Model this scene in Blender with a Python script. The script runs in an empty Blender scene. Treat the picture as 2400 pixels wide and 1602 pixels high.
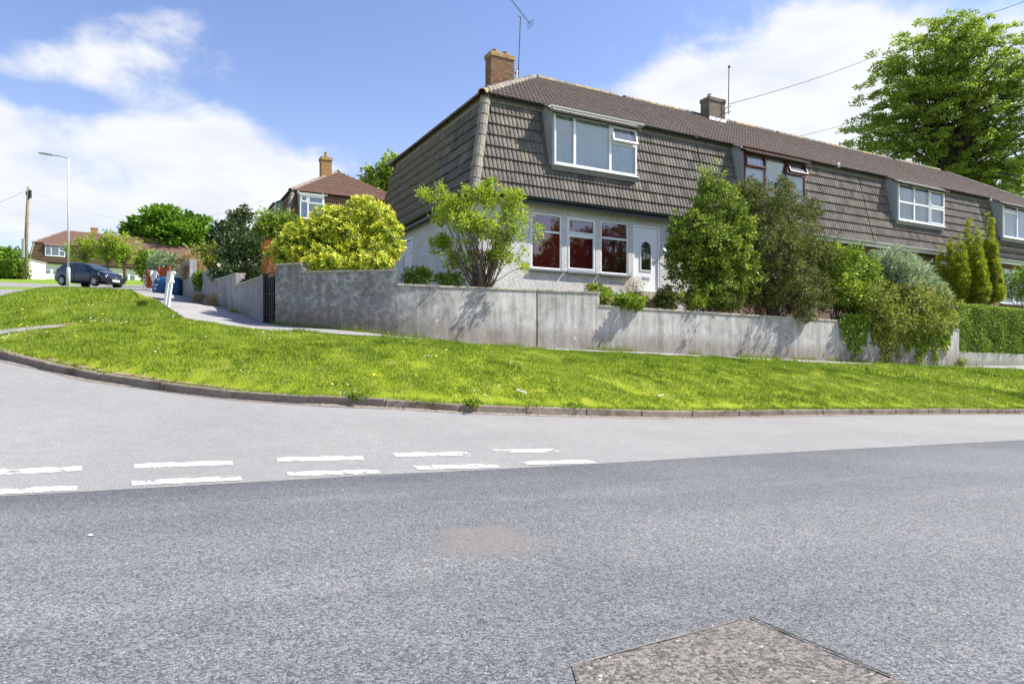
import bpy, bmesh, math, random
import numpy as np
from mathutils import Vector, Matrix, geometry
random.seed(7); rng = np.random.default_rng(11)
R = math.radians
C = bpy.context.scene.collection
scene = bpy.context.scene
# ---------------------------------------------------------------- camera
F, CX, HY, EYE = 1590.0, 1200.0, 842.0, 0.85      # focal length, centre and horizon in photo pixels; eye height
cam = bpy.data.cameras.new('camera'); cam_o = bpy.data.objects.new('camera', cam); C.objects.link(cam_o)
cam.sensor_width = 36; cam.lens = F / 2400 * 36; cam.shift_y = (HY - 801) / 2400
cam.clip_start = 0.05; cam.clip_end = 2000
cam_o.location = (0, 0, EYE); cam_o.rotation_euler = (R(90), 0, 0); scene.camera = cam_o
# ---------------------------------------------------------------- light
SUN_EL, SUN_B = 47.0, 7.0          # elevation; degrees behind due right (+X)
sd = Vector((math.cos(R(SUN_B)) * math.cos(R(SUN_EL)), math.sin(R(SUN_B)) * math.cos(R(SUN_EL)), math.sin(R(SUN_EL))))
sl = bpy.data.lights.new('sun', 'SUN'); sl.energy = 4.3; sl.angle = R(0.55); sl.color = (1.0, .955, .88)
so = bpy.data.objects.new('sun', sl); C.objects.link(so); so.rotation_euler = sd.to_track_quat('Z', 'Y').to_euler(); so.location = (20, 0, 30)
scene.view_settings.view_transform = 'Standard'; scene.view_settings.look = 'None'
scene.view_settings.gamma = 1; scene.view_settings.use_curve_mapping = False
scene.view_settings.exposure = 1.1
scene.cycles.use_denoising = True; scene.cycles.denoiser = 'OPENIMAGEDENOISE'; scene.cycles.denoising_input_passes = 'RGB_ALBEDO_NORMAL'; scene.cycles.denoising_prefilter = 'ACCURATE'
scene.cycles.max_bounces = 8; scene.cycles.transparent_max_bounces = 12
W = bpy.data.worlds.new('World'); scene.world = W; W.use_nodes = True

class NT:
    """small helper to write node trees"""
    def __init__(s, nt): s.nt = nt; s.n = nt.nodes; s.l = nt.links
    def new(s, t, **k):
        nd = s.n.new(t)
        for a, b in k.items(): setattr(nd, a, b)
        return nd
    def put(s, sock, v):
        if isinstance(v, bpy.types.NodeSocket): s.l.new(v, sock)
        elif v is not None:
            try: sock.default_value = v
            except TypeError: sock.default_value = (v, v, v, 1) if len(sock.default_value) == 4 else (v, v, v)
            except ValueError: sock.default_value = tuple(v) + (1,)
    def m(s, op, a, b=None, c=None, clamp=False):
        nd = s.new('ShaderNodeMath', operation=op, use_clamp=clamp)
        s.put(nd.inputs[0], a); s.put(nd.inputs[1], b); s.put(nd.inputs[2], c)
        return nd.outputs[0]
    def mix(s, f, a, b, blend='MIX'):
        nd = s.new('ShaderNodeMix', data_type='RGBA', blend_type=blend)
        s.put(nd.inputs[0], f); s.put(nd.inputs[6], a); s.put(nd.inputs[7], b)
        return nd.outputs[2]
    def noise(s, vec, scale, detail=4, rough=.55, dist=0, out=0):
        nd = s.new('ShaderNodeTexNoise'); s.put(nd.inputs['Vector'], vec)
        nd.inputs['Scale'].default_value = scale; nd.inputs['Detail'].default_value = detail
        nd.inputs['Roughness'].default_value = rough; nd.inputs['Distortion'].default_value = dist
        return nd.outputs[out]
    def voro(s, vec, scale, out='Distance', feature='F1', rand=1):
        nd = s.new('ShaderNodeTexVoronoi', feature=feature); s.put(nd.inputs['Vector'], vec)
        nd.inputs['Scale'].default_value = scale; nd.inputs['Randomness'].default_value = rand
        return nd.outputs[out]
    def ramp(s, f, stops, interp='LINEAR'):
        nd = s.new('ShaderNodeValToRGB'); s.put(nd.inputs[0], f); cr = nd.color_ramp; cr.interpolation = interp
        while len(cr.elements) < len(stops): cr.elements.new(.5)
        for e, (p, c) in zip(cr.elements, stops):
            e.position = p; e.color = (c, c, c, 1) if isinstance(c, (int, float)) else tuple(c) + (1,)
        return nd.outputs[0]
    def smooth(s, v, lo, hi):
        nd = s.new('ShaderNodeMapRange', interpolation_type='SMOOTHSTEP'); s.put(nd.inputs[0], v)
        nd.inputs[1].default_value = lo; nd.inputs[2].default_value = hi
        return nd.outputs[0]
    def scale3(s, vec, k):
        nd = s.new('ShaderNodeVectorMath', operation='MULTIPLY'); s.put(nd.inputs[0], vec); nd.inputs[1].default_value = k
        return nd.outputs[0]
    def bump(s, h, strength=.5, dist=.01):
        nd = s.new('ShaderNodeBump'); s.put(nd.inputs['Height'], h)
        nd.inputs['Strength'].default_value = strength; nd.inputs['Distance'].default_value = dist
        return nd.outputs[0]
# sky: clear-sky model with a broken layer of clouds, all by direction in the world
g = NT(W.node_tree); g.n.clear()
sky = g.new('ShaderNodeTexSky', sky_type='NISHITA', sun_disc=False)
sky.sun_elevation = R(SUN_EL); sky.sun_rotation = math.atan2(sd.x, sd.y); sky.air_density = 1.0; sky.dust_density = .6; sky.ozone_density = 2.2
tc = g.new('ShaderNodeTexCoord').outputs['Generated']
sep = g.new('ShaderNodeSeparateXYZ'); g.l.new(tc, sep.inputs[0])
az = g.m('ARCTAN2', sep.outputs[0], sep.outputs[1]); el = g.m('ARCSINE', sep.outputs[2])
def sky_at(x, y):
    h = math.hypot(x - CX, F); return math.atan2(x - CX, F), math.atan2(HY - y, h)
def blob(x, y, rx, ry, amp):
    a, e = sky_at(x, y); ra = rx / F * math.cos(a) ** 2; re = ry / F * math.cos(a)
    p = g.m('POWER', g.m('DIVIDE', g.m('SUBTRACT', az, a), ra), 2)
    q = g.m('POWER', g.m('DIVIDE', g.m('SUBTRACT', el, e), re), 2)
    return g.m('MULTIPLY', g.m('EXPONENT', g.m('MULTIPLY', g.m('ADD', p, q), -1)), amp)
acc = None
for b in [(330, 350, 320, 95, .50), (60, 520, 330, 100, .56), (650, 420, 280, 95, .44), (500, 500, 300, 70, .30), (210, 135, 150, 55, .46), (370, 140, 70, 22, .22),
          (1960, 150, 230, 210, .80), (1880, 320, 330, 120, .70), (1560, 190, 100, 80, .36), (2380, 60, 90, 80, .40), (1430, 110, 60, 35, .30),
          (1000, 160, 420, 290, -.42), (1500, 60, 150, 110, -.12), (30, 60, 260, 60, -.22), (620, 230, 300, 55, -.24), (110, 225, 240, 30, -.34)]:
    v = blob(*b); acc = v if acc is None else g.m('ADD', acc, v)
vv = g.scale3(tc, (1, 1, 1.55))
n1 = g.noise(vv, 4.6, 9, .56, .1); n2 = g.noise(vv, 13, 7, .62, .4)
dens = g.m('ADD', g.m('ADD', g.m('MULTIPLY', n1, 1.95), g.m('MULTIPLY', n2, .55)), g.m('ADD', acc, g.m('SUBTRACT', g.m('MULTIPLY', g.m('EXPONENT', g.m('MULTIPLY', g.m('POWER', g.m('DIVIDE', g.m('SUBTRACT', el, .24), .2), 2), -1)), .16), .60)))
cl = g.smooth(dens, .72, 1.18)
body = g.noise(g.scale3(tc, (1, 1, 2.6)), 5.5, 5, .5, .2)
ccol = g.ramp(body, [(.28, (3.3, 3.55, 4.1)), (.50, (4.25, 4.33, 4.45))])
hs = g.new('ShaderNodeHueSaturation'); hs.inputs['Hue'].default_value = .513; hs.inputs['Saturation'].default_value = 1.02; hs.inputs['Value'].default_value = 1.0
g.l.new(sky.outputs[0], hs.inputs['Color'])
skyc = g.mix(1.0, hs.outputs[0], (.98, .98, .99, 1), 'MULTIPLY')
haze = g.m('MULTIPLY', g.smooth(el, .42, .02), .55)
skc = g.mix(haze, skyc, (3.3, 3.7, 4.5, 1))
skc = g.mix(g.m('MULTIPLY', cl, .96), skc, ccol)
bg = g.new('ShaderNodeBackground'); g.l.new(skc, bg.inputs[0]); bg.inputs[1].default_value = .108
g.l.new(bg.outputs[0], g.new('ShaderNodeOutputWorld').inputs[0])

# ---------------------------------------------------------------- helpers
def P(x, y, d): return Vector(((x - CX) / F * d, d, (HY - y) / F * d + EYE))
def tag(o, label=None, cat=None, group=None, kind=None):
    for k, v in (('label', label), ('category', cat), ('group', group), ('kind', kind)):
        if v: o[k] = v
    return o
def empty(name, loc=(0, 0, 0), rz=0, **k):
    o = bpy.data.objects.new(name, None); C.objects.link(o); o.location = loc; o.rotation_euler = (0, 0, rz); o.empty_display_size = .3
    return tag(o, **k)
def link(name, me, parent=None, M=None, **k):
    o = bpy.data.objects.new(name, me); C.objects.link(o); o.parent = parent
    if M is not None: o.matrix_basis = M
    return tag(o, **k)
class MB:
    def __init__(s): s.v = []; s.f = []
    def add(s, vs, fs):
        k = len(s.v); s.v += [tuple(p) for p in vs]; s.f += [[i + k for i in q] for q in fs]; return s
    def box(s, a, b):
        (x0, y0, z0), (x1, y1, z1) = a, b
        return s.add([(x0,y0,z0),(x1,y0,z0),(x1,y1,z0),(x0,y1,z0),(x0,y0,z1),(x1,y0,z1),(x1,y1,z1),(x0,y1,z1)],
                     [(3,2,1,0),(4,5,6,7),(0,1,5,4),(1,2,6,5),(2,3,7,6),(3,0,4,7)])
    def obox(s, c, sz, M):
        x, y, z = sz[0]/2, sz[1]/2, sz[2]/2; c = Vector(c)
        vs = [c + M @ Vector((i*x, j*y, k*z)) for k in (-1,1) for (i,j) in ((-1,-1),(1,-1),(1,1),(-1,1))]
        return s.add(vs, [(3,2,1,0),(4,5,6,7),(0,1,5,4),(1,2,6,5),(2,3,7,6),(3,0,4,7)])
    def prism(s, poly, ax, a, b):
        """polygon in the plane across axis ax, swept a..b along it"""
        def pt(p, t): q = list(p); q.insert(ax, t); return tuple(q)
        n = len(poly)
        return s.add([pt(p, a) for p in poly] + [pt(p, b) for p in poly],
                     [list(range(n))[::-1], list(range(n, 2*n))] + [(i, (i+1) % n, n+(i+1) % n, n+i) for i in range(n)])
    def tube(s, pts, rad, n=6, cap=True):
        pts = [Vector(p) for p in pts]
        if not isinstance(rad, (list, tuple)): rad = [rad]*len(pts)
        k = len(s.v); up = None
        for i, p in enumerate(pts):
            t = (pts[min(i+1, len(pts)-1)] - pts[max(i-1, 0)])
            t = t.normalized() if t.length > 1e-9 else Vector((0,0,1))
            if up is None: up = t.orthogonal().normalized()
            up = (up - t*up.dot(t)); up = up.normalized() if up.length > 1e-6 else t.orthogonal().normalized()
            b = t.cross(up)
            for j in range(n):
                a = 2*math.pi*j/n; s.v.append(tuple(p + (up*math.cos(a) + b*math.sin(a))*rad[i]))
        for i in range(len(pts)-1):
            for j in range(n):
                s.f.append([k+i*n+j, k+i*n+(j+1)%n, k+(i+1)*n+(j+1)%n, k+(i+1)*n+j])
        if cap:
            s.f.append([k+j for j in range(n)][::-1]); s.f.append([k+(len(pts)-1)*n+j for j in range(n)])
        return s
    def lathe(s, prof, n=12, M=None):
        k = len(s.v); M = M or Matrix()
        for r, z in prof:
            for j in range(n):
                a = 2*math.pi*j/n; s.v.append(tuple(M @ Vector((r*math.cos(a), r*math.sin(a), z))))
        for i in range(len(prof)-1):
            for j in range(n): s.f.append([k+i*n+j, k+i*n+(j+1)%n, k+(i+1)*n+(j+1)%n, k+(i+1)*n+j])
        s.f.append([k+j for j in range(n)][::-1]); s.f.append([k+(len(prof)-1)*n+j for j in range(n)])
        return s
    def mesh(s, name, mat, smooth=False, bevel=0):
        me = bpy.data.meshes.new(name); me.from_pydata(s.v, [], s.f)
        if bevel:
            bm = bmesh.new(); bm.from_mesh(me); bmesh.ops.bevel(bm, geom=bm.edges[:], offset=bevel, segments=1, affect='EDGES', clamp_overlap=True); bm.to_mesh(me); bm.free()
        bm = bmesh.new(); bm.from_mesh(me); bmesh.ops.recalc_face_normals(bm, faces=bm.faces[:]); bm.to_mesh(me); bm.free()
        if mat: me.materials.append(mat)
        if smooth: me.polygons.foreach_set('use_smooth', [True]*len(me.polygons))
        return me
    def build(s, name, mat, parent=None, smooth=False, bevel=0, M=None, **k):
        return link(name, s.mesh(name, mat, smooth, bevel), parent, M, **k)
def np_mesh(name, verts, tris, mat, attr=None, smooth=False):
    me = bpy.data.meshes.new(name); nv, nt = len(verts), len(tris); k = tris.shape[1]
    me.vertices.add(nv); me.vertices.foreach_set('co', verts.astype(np.float32).ravel())
    me.loops.add(nt*k); me.loops.foreach_set('vertex_index', tris.astype(np.int32).ravel())
    me.polygons.add(nt); me.polygons.foreach_set('loop_start', np.arange(0, nt*k, k, dtype=np.int32)); me.polygons.foreach_set('loop_total', np.full(nt, k, np.int32))
    me.update(calc_edges=True)
    if attr is not None:
        a = me.attributes.new('lr', 'FLOAT', 'FACE'); a.data.foreach_set('value', attr.astype(np.float32))
    if mat: me.materials.append(mat)
    if smooth: me.polygons.foreach_set('use_smooth', [True]*nt)
    return me

# ---------------------------------------------------------------- materials
def newmat(name):
    m = bpy.data.materials.new(name); m.use_nodes = True; t = NT(m.node_tree); t.n.clear()
    b = t.new('ShaderNodeBsdfPrincipled'); o = t.new('ShaderNodeOutputMaterial'); t.l.new(b.outputs[0], o.inputs[0])
    t.b = b; t.o = o; t.pos = t.new('ShaderNodeNewGeometry').outputs['Position']
    t.rnd = None
    return m, t
def fin(t, col, rough=.8, spec=.3, metal=0, nrm=None):
    t.put(t.b.inputs['Base Color'], col if isinstance(col, bpy.types.NodeSocket) else tuple(col) + (1,))
    t.put(t.b.inputs['Roughness'], rough); t.put(t.b.inputs['Specular IOR Level'], spec); t.put(t.b.inputs['Metallic'], metal)
    if nrm is not None: t.l.new(nrm, t.b.inputs['Normal'])
def plain(name, col, rough=.6, spec=.4, metal=0, var=.12, scale=6, bump=0):
    m, t = newmat(name); n = t.noise(t.pos, scale, 5)
    a = tuple(c*(1-var) for c in col); b = tuple(min(1, c*(1+var)) for c in col)
    c = t.ramp(n, [(.3, a), (.7, b)])
    fin(t, c, rough, spec, metal, t.bump(t.noise(t.pos, scale*14, 3), bump, .005) if bump else None); return m
def leafmat(name, stops, trans=.35, rough=.5, spec=.35):
    m, t = newmat(name); at = t.new('ShaderNodeAttribute', attribute_name='lr').outputs['Fac']
    c = t.ramp(at, stops)
    fin(t, c, rough, spec)
    tr = t.new('ShaderNodeBsdfTranslucent'); t.l.new(t.mix(.5, c, (.55, .62, .10, 1), 'MULTIPLY') if False else c, tr.inputs[0])
    mx = t.new('ShaderNodeMixShader'); mx.inputs[0].default_value = trans
    t.l.new(t.b.outputs[0], mx.inputs[1]); t.l.new(tr.outputs[0], mx.inputs[2]); t.l.new(mx.outputs[0], t.o.inputs[0]); return m
M = {}
def asphalt(name, c0, c1, tint, chip, contrast, bumpd, extra=None):
    m, t = newmat(name)
    cells = t.voro(t.pos, chip, 'Color'); sp = t.new('ShaderNodeSeparateColor'); t.l.new(cells, sp.inputs[0])
    fine = t.noise(t.pos, chip*.7, 3, .7)
    big = t.noise(t.pos, .55, 4, .5); mid = t.noise(t.pos, 5, 5, .6)
    v = t.m('ADD', t.m('MULTIPLY', sp.outputs[0], contrast), t.m('MULTIPLY', fine, .5))
    c = t.ramp(v, [(.12, tuple(x*.35 for x in c0)), (.42, c0), (.8, c1)])
    c = t.mix(t.smooth(big, .35, .68), c, tint, 'MULTIPLY')
    c = t.mix(t.smooth(mid, .3, .75), c, (1.12, 1.1, 1.08, 1), 'MULTIPLY')
    w = t.smooth(sp.outputs[1], .992, .996); c = t.mix(t.m('MULTIPLY', w, .7), c, (.52, .49, .45, 1))
    w2 = t.smooth(sp.outputs[2], .992, .995); c = t.mix(w2, c, (.27, .21, .17, 1))
    if extra: c = extra(t, c)
    d = t.voro(t.pos, chip, 'Distance')
    fin(t, c, .85, .25, 0, t.bump(t.m('SUBTRACT', 1, d), .9, bumpd)); return m
def road_wear(t, c):
    vr = t.new('ShaderNodeVectorRotate', rotation_type='Z_AXIS'); t.l.new(t.pos, vr.inputs['Vector']); vr.inputs['Angle'].default_value = R(-26)
    tr_ = t.noise(t.scale3(vr.outputs[0], (.10, .85, 1)), 1.0, 3, .5); c = t.mix(t.smooth(tr_, .42, .62), c, (.82, .83, .85, 1), 'MULTIPLY')
    ev = t.new('ShaderNodeSeparateXYZ'); t.l.new(vr.outputs[0], ev.inputs[0]); band = t.smooth(t.m('ADD', ev.outputs[1], t.m('MULTIPLY', t.noise(t.pos, .9, 4), 1.6)), EDGE_V-1.0, EDGE_V+.6)
    c = t.mix(band, c, (.78, .79, .81, 1), 'MULTIPLY')
    tr2 = t.noise(t.scale3(vr.outputs[0], (.25, 1.6, 1)), 1.0, 4, .6); c = t.mix(t.smooth(tr2, .5, .7), c, (1.16, 1.15, 1.15, 1), 'MULTIPLY')
    dd = t.new('ShaderNodeVectorMath', operation='SUBTRACT'); t.l.new(t.pos, dd.inputs[0]); dd.inputs[1].default_value = STAIN
    ln = t.new('ShaderNodeVectorMath', operation='LENGTH'); t.l.new(t.scale3(dd.outputs[0], (1.0, .95, 0)), ln.inputs[0])
    m_ = t.smooth(t.m('ADD', ln.outputs['Value'], t.m('MULTIPLY', t.noise(t.pos, 4, 6, .65), .5)), .60, .36)
    return t.mix(t.m('MULTIPLY', m_, .85), c, t.ramp(t.noise(t.pos, 90, 3), [(.3, (.140, .126, .116)), (.7, (.235, .214, .200))]))
EDGE_V = -math.sin(R(26))*.37 + math.cos(R(26))*5.6     # offset of the road edge across the road
_d = .80/((1256-HY)/F); STAIN = ((1140-CX)/F*_d, _d, 0)
M['road'] = asphalt('dark asphalt', (.112, .116, .122), (.268, .272, .278), (.87, .875, .88, 1), 165, .58, .003, road_wear)
M['apron'] = asphalt('pale worn tarmac', (.262, .258, .252), (.352, .348, .342), (.91, .91, .91, 1), 170, .32, .002)
M['patch'] = asphalt('patched asphalt', (.105, .096, .088), (.235, .215, .195), (.9, .9, .9, 1), 105, .6, .003)
M['worn'] = asphalt('worn brownish asphalt', (.170, .155, .150), (.27, .250, .245), (.95, .93, .92, 1), 140, .5, .002)
M['path'] = asphalt('pale footpath tarmac', (.30, .292, .285), (.41, .40, .39), (.88, .87, .86, 1), 120, .35, .002)
def paint_mat():
    m, t = newmat('worn white road paint')
    n = t.noise(t.pos, 7, 7, .68); n2 = t.noise(t.pos, 70, 4, .7); n3 = t.noise(t.pos, 26, 5, .6)
    c = t.mix(t.smooth(n2, .40, .75), (.80, .80, .78, 1), (.60, .60, .59, 1)); c = t.mix(t.smooth(n3, .5, .75), c, (.62, .62, .61, 1)); fin(t, c, .75, .25)
    tr = t.new('ShaderNodeBsdfTransparent'); mx = t.new('ShaderNodeMixShader')
    hole = t.m('MAXIMUM', t.smooth(t.m('ADD', n, t.m('MULTIPLY', n2, .25)), .675, .70), t.m('MULTIPLY', t.smooth(n3, .60, .63), .9)); t.l.new(hole, mx.inputs[0])
    t.l.new(t.b.outputs[0], mx.inputs[1]); t.l.new(tr.outputs[0], mx.inputs[2]); t.l.new(mx.outputs[0], t.o.inputs[0]); return m
M['paint'] = paint_mat()
def kerb_mat():
    m, t = newmat('weathered kerb concrete'); r = t.new('ShaderNodeObjectInfo').outputs['Random']
    n = t.noise(t.pos, 7, 6, .65); f = t.noise(t.pos, 120, 3)
    c = t.ramp(n, [(.28, (.10, .082, .068)), (.5, (.26, .225, .195)), (.75, (.40, .36, .315))])
    c = t.mix(.5, c, t.ramp(f, [(.3, (.10, .088, .08)), (.7, (.46, .43, .39))]))
    c = t.mix(t.m('MULTIPLY', r, .35), c, (.15, .13, .105, 1)); c = t.mix(1, c, (1, .92, .82, 1), 'MULTIPLY'); c = t.mix(t.smooth(t.noise(t.pos, 2.2, 5, .65), .48, .66), c, (.13, .10, .07, 1))
    fin(t, c, .9, .2, 0, t.bump(t.m('ADD', f, t.noise(t.pos, 30, 4)), .8, .008)); return m
M['kerb'] = kerb_mat()
M['gutterdirt'] = plain('gritty channel dirt', (.235, .20, .165), .95, .1, 0, .45, 22, .5)
def grass_ground(name, cols, scale=3):
    m, t = newmat(name); a = t.noise(t.pos, scale, 6, .65); b = t.noise(t.pos, 45, 4, .7); d = t.noise(t.pos, .7, 3)
    c = t.ramp(t.m('ADD', t.m('MULTIPLY', a, .55), t.m('MULTIPLY', b, .45)), [(.32, cols[0]), (.5, cols[1]), (.68, cols[2])])
    fin(t, c, .9, .1, 0, t.bump(b, 1, .03)); return m
M['turf'] = grass_ground('mown turf', ((.11, .15, .012), (.24, .31, .016), (.38, .40, .05)))
M['field'] = grass_ground('rough grass', ((.10, .15, .02), (.18, .28, .03), (.27, .33, .05)), 1.5)
M['soil'] = plain('garden soil and weeds', (.10, .09, .045), .95, .1, 0, .5, 9, .8)
M['bare'] = plain('dry bare earth', (.30, .22, .14), .95, .1, 0, .3, 14, .6)
M['grass'] = leafmat('grass blades', [(0, (.050, .088, .014)), (.3, (.142, .222, .024)), (.62, (.250, .340, .034)), (.86, (.36, .415, .08)), (1, (.52, .48, .24))], .35, .7, .05)
def wall_mat(name='stained grey render', lo=(.17, .165, .16), hi=(.64, .62, .59), dirt=1.0):
    m, t = newmat(name)
    h = t.new('ShaderNodeAttribute', attribute_name='lr').outputs['Fac']     # height above the foot
    big = t.noise(t.pos, 1.1, 5, .6); st = t.noise(t.scale3(t.pos, (6, 6, .9)), 1, 6, .65); f = t.noise(t.pos, 70, 4, .7)
    c = t.ramp(t.m('ADD', t.m('MULTIPLY', big, .45), t.m('MULTIPLY', st, .55)), [(.38, lo), (.60, hi)])
    c = t.mix(.45, c, t.ramp(f, [(.3, tuple(x*.6 for x in lo)), (.7, tuple(min(1, x*1.15) for x in hi))]))
    sx = t.new('ShaderNodeSeparateXYZ'); t.l.new(t.pos, sx.inputs[0])
    grime_shade = t.m('MULTIPLY', t.smooth(t.m('ADD', sx.outputs[0], t.m('MULTIPLY', big, 4.0)), 2.2, -1.0), .85*dirt)   # algae and the bend's grazing shade, both put into the colour
    g2 = t.noise(t.pos, 9, 6, .7); c = t.mix(t.m('MULTIPLY', grime_shade, t.smooth(g2, .28, .62)), c, t.mix(t.smooth(f, .35, .7), (.105, .105, .11, 1), (.25, .245, .24, 1)))
    drip = t.noise(t.scale3(t.pos, (11, 11, .55)), 1, 5, .6); c = t.mix(t.m('MULTIPLY', t.smooth(drip, .52, .68), t.smooth(big, .35, .6)), c, (.72, .71, .70, 1), 'MULTIPLY'); blot = t.noise(t.pos, 3.2, 6, .7); c = t.mix(t.smooth(blot, .46, .66), c, (.80, .78, .75, 1), 'MULTIPLY')
    moss = t.m('MULTIPLY', t.smooth(t.m('ADD', h, t.m('MULTIPLY', t.m('ADD', big, st), -.42)), .12, -.22), t.smooth(f, .35, .62))
    c = t.mix(t.m('MULTIPLY', moss, .8*dirt), c, t.mix(t.smooth(big, .45, .6), (.165, .108, .06, 1), (.12, .11, .06, 1)))
    v = t.new('ShaderNodeTexVoronoi'); t.l.new(t.pos, v.inputs['Vector']); v.inputs['Scale'].default_value = 3.4
    sv = t.new('ShaderNodeSeparateColor'); t.l.new(v.outputs['Color'], sv.inputs[0])
    d1 = t.m('MULTIPLY', t.smooth(t.m('SUBTRACT', v.outputs['Distance'], t.m('MULTIPLY', sv.outputs[1], .06)), .09, .05), t.smooth(sv.outputs[0], .62, .66))
    c = t.mix(t.m('MULTIPLY', d1, .65), c, (.60, .60, .58, 1))
    d2 = t.smooth(t.voro(t.pos, 14), .16, .10); c = t.mix(t.m('MULTIPLY', d2, t.smooth(big, .4, .6)), c, (.50, .50, .47, 1))
    d3 = t.m('MULTIPLY', t.smooth(t.voro(t.scale3(t.pos, (1, 1, .6)), 9), .15, .05), .5); c = t.mix(d3, c, (.12, .115, .11, 1))
    fin(t, c, .92, .15, 0, t.bump(t.m('ADD', f, t.noise(t.pos, 22, 4)), .55, .006)); return m
M['wall'] = wall_mat(); M['sidewall'] = wall_mat('streaked grey render', (.19, .185, .185), (.46, .45, .44), .25)
M['coping'] = plain('mossy cement coping', (.42, .38, .31), .92, .15, 0, .4, 9, .6)
def pebble():
    m, t = newmat('pebbledash'); v = t.voro(t.pos, 55, 'Color'); d = t.voro(t.pos, 55)
    sp = t.new('ShaderNodeSeparateColor'); t.l.new(v, sp.inputs[0]); n = t.noise(t.pos, 2, 4)
    c = t.ramp(sp.outputs[0], [(0, (.36, .34, .32)), (.35, (.66, .64, .61)), (1, (.86, .85, .82))])
    c = t.mix(t.smooth(n, .3, .7), c, (.86, .86, .87, 1), 'MULTIPLY')
    fin(t, c, .9, .2, 0, t.bump(t.m('SUBTRACT', 1, d), .8, .008)); return m
M['pebble'] = pebble()
def tile_mat(name, a, b, lich=.0, rnd=True, orange=.0):
    m, t = newmat(name); n = t.noise(t.pos, 3.2, 5, .6); f = t.noise(t.pos, 55, 4, .7); s = t.noise(t.scale3(t.pos, (1, 1, .25)), 9, 5)
    c = t.ramp(t.m('ADD', t.m('MULTIPLY', n, .5), t.m('MULTIPLY', f, .5)), [(.32, a), (.68, b)])
    if rnd:
        r = t.new('ShaderNodeObjectInfo').outputs['Random']
        c = t.mix(1, c, t.ramp(r, [(0, (.66, .66, .68)), (.12, (.88, .87, .87)), (.5, (1, 1, 1)), (.9, (1.18, 1.13, 1.06)), (1, (1.38, 1.30, 1.18))]), 'MULTIPLY')
    c = t.mix(t.m('MULTIPLY', t.smooth(s, .52, .72), .5), c, tuple(x*.45 for x in a) + (1,))
    if lich: c = t.mix(t.m('MULTIPLY', t.smooth(t.voro(t.pos, 12), .2, .1), lich), c, (.46, .45, .40, 1))
    if orange: c = t.mix(t.m('MULTIPLY', t.smooth(t.noise(t.pos, 5, 5, .65), .5 - orange*.1, .58), .9), c, t.ramp(t.noise(t.pos, 17, 3), [(.3, (.34, .20, .06)), (.7, (.50, .38, .18))]))
    fin(t, c, .9, .2, 0, t.bump(f, .5, .006)); return m
M['mtile'] = tile_mat('grey brown hung concrete tile', (.100, .088, .079), (.215, .194, .173), .3)
M['rtile'] = tile_mat('brown roof tile', (.115, .088, .078), (.245, .195, .172), .25, False)
M['ridge'] = tile_mat('weathered ridge tile', (.15, .13, .115), (.30, .27, .23), .3, True, .0)
M['ridgelichen'] = tile_mat('orange lichened ridge tile', (.15, .12, .10), (.34, .30, .22), .3, True, 1.4)
M['hip'] = tile_mat('grey hip tile', (.17, .155, .135), (.31, .285, .25), .2)
M['mtile_red'] = tile_mat('red brown hung tile', (.130, .075, .058), (.230, .140, .108), .1)
M['rtile_red'] = tile_mat('red brown roof tile', (.15, .088, .068), (.27, .165, .125), .15, False)
def brick_mat(name, cols, lich=0):
    m, t = newmat(name); r = t.new('ShaderNodeObjectInfo').outputs['Random']; f = t.noise(t.pos, 40, 4, .7); n = t.noise(t.pos, 5, 4)
    c = t.ramp(r, [(i/(len(cols)-1), c) for i, c in enumerate(cols)])
    c = t.mix(t.smooth(f, .35, .75), c, (.72, .72, .72, 1), 'MULTIPLY')
    if lich: c = t.mix(t.m('MULTIPLY', t.smooth(n, .56, .66), lich), c, (.42, .30, .05, 1))
    fin(t, c, .92, .15, 0, t.bump(f, .6, .004)); return m
M['brick'] = brick_mat('orange red brick', [(.23, .115, .075), (.31, .155, .10), (.29, .185, .125), (.20, .125, .09), (.34, .20, .135)], .4)
M['mortar'] = plain('grey mortar', (.30, .25, .20), .95, .1, 0, .25, 30, .4)
M['capbrick'] = tile_mat('lichened chimney cap', (.22, .12, .07), (.36, .22, .13), .3, False, 1.1)
def bricktex(name, c1, c2, mo, sc=1.0):
    m, t = newmat(name); b = t.new('ShaderNodeTexBrick'); co = t.new('ShaderNodeTexCoord').outputs['Object']
    sx = t.new('ShaderNodeSeparateXYZ'); t.l.new(co, sx.inputs[0]); cb = t.new('ShaderNodeCombineXYZ')
    t.put(cb.inputs[0], t.m('ADD', sx.outputs[0], sx.outputs[1])); t.put(cb.inputs[1], sx.outputs[2]); t.l.new(cb.outputs[0], b.inputs['Vector'])
    b.inputs['Color1'].default_value = c1 + (1,); b.inputs['Color2'].default_value = c2 + (1,); b.inputs['Mortar'].default_value = mo + (1,)
    b.inputs['Scale'].default_value = 1; b.inputs['Brick Width'].default_value = .225*sc; b.inputs['Row Height'].default_value = .075*sc; b.inputs['Mortar Size'].default_value = .008
    f = t.noise(t.pos, 12, 4); c = t.mix(t.smooth(f, .3, .7), b.outputs[0], (.75, .75, .75, 1), 'MULTIPLY')
    fin(t, c, .92, .15, 0, t.bump(b.outputs['Fac'], -.5, .008)); return m
M['brickbrown'] = bricktex('brown brickwork', (.16, .085, .06), (.23, .13, .09), (.42, .38, .33))
M['brickgrey'] = bricktex('sooty brickwork', (.16, .125, .095), (.25, .205, .16), (.22, .19, .16))
M['brickred2'] = bricktex('lichened orange brickwork', (.36, .17, .07), (.44, .25, .09), (.36, .28, .17))
M['upvc'] = plain('white window plastic', (.83, .84, .85), .35, .5, 0, .03, 4)
M['maroon'] = plain('maroon window plastic', (.115, .035, .032), .4, .5, 0, .15, 8)
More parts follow.
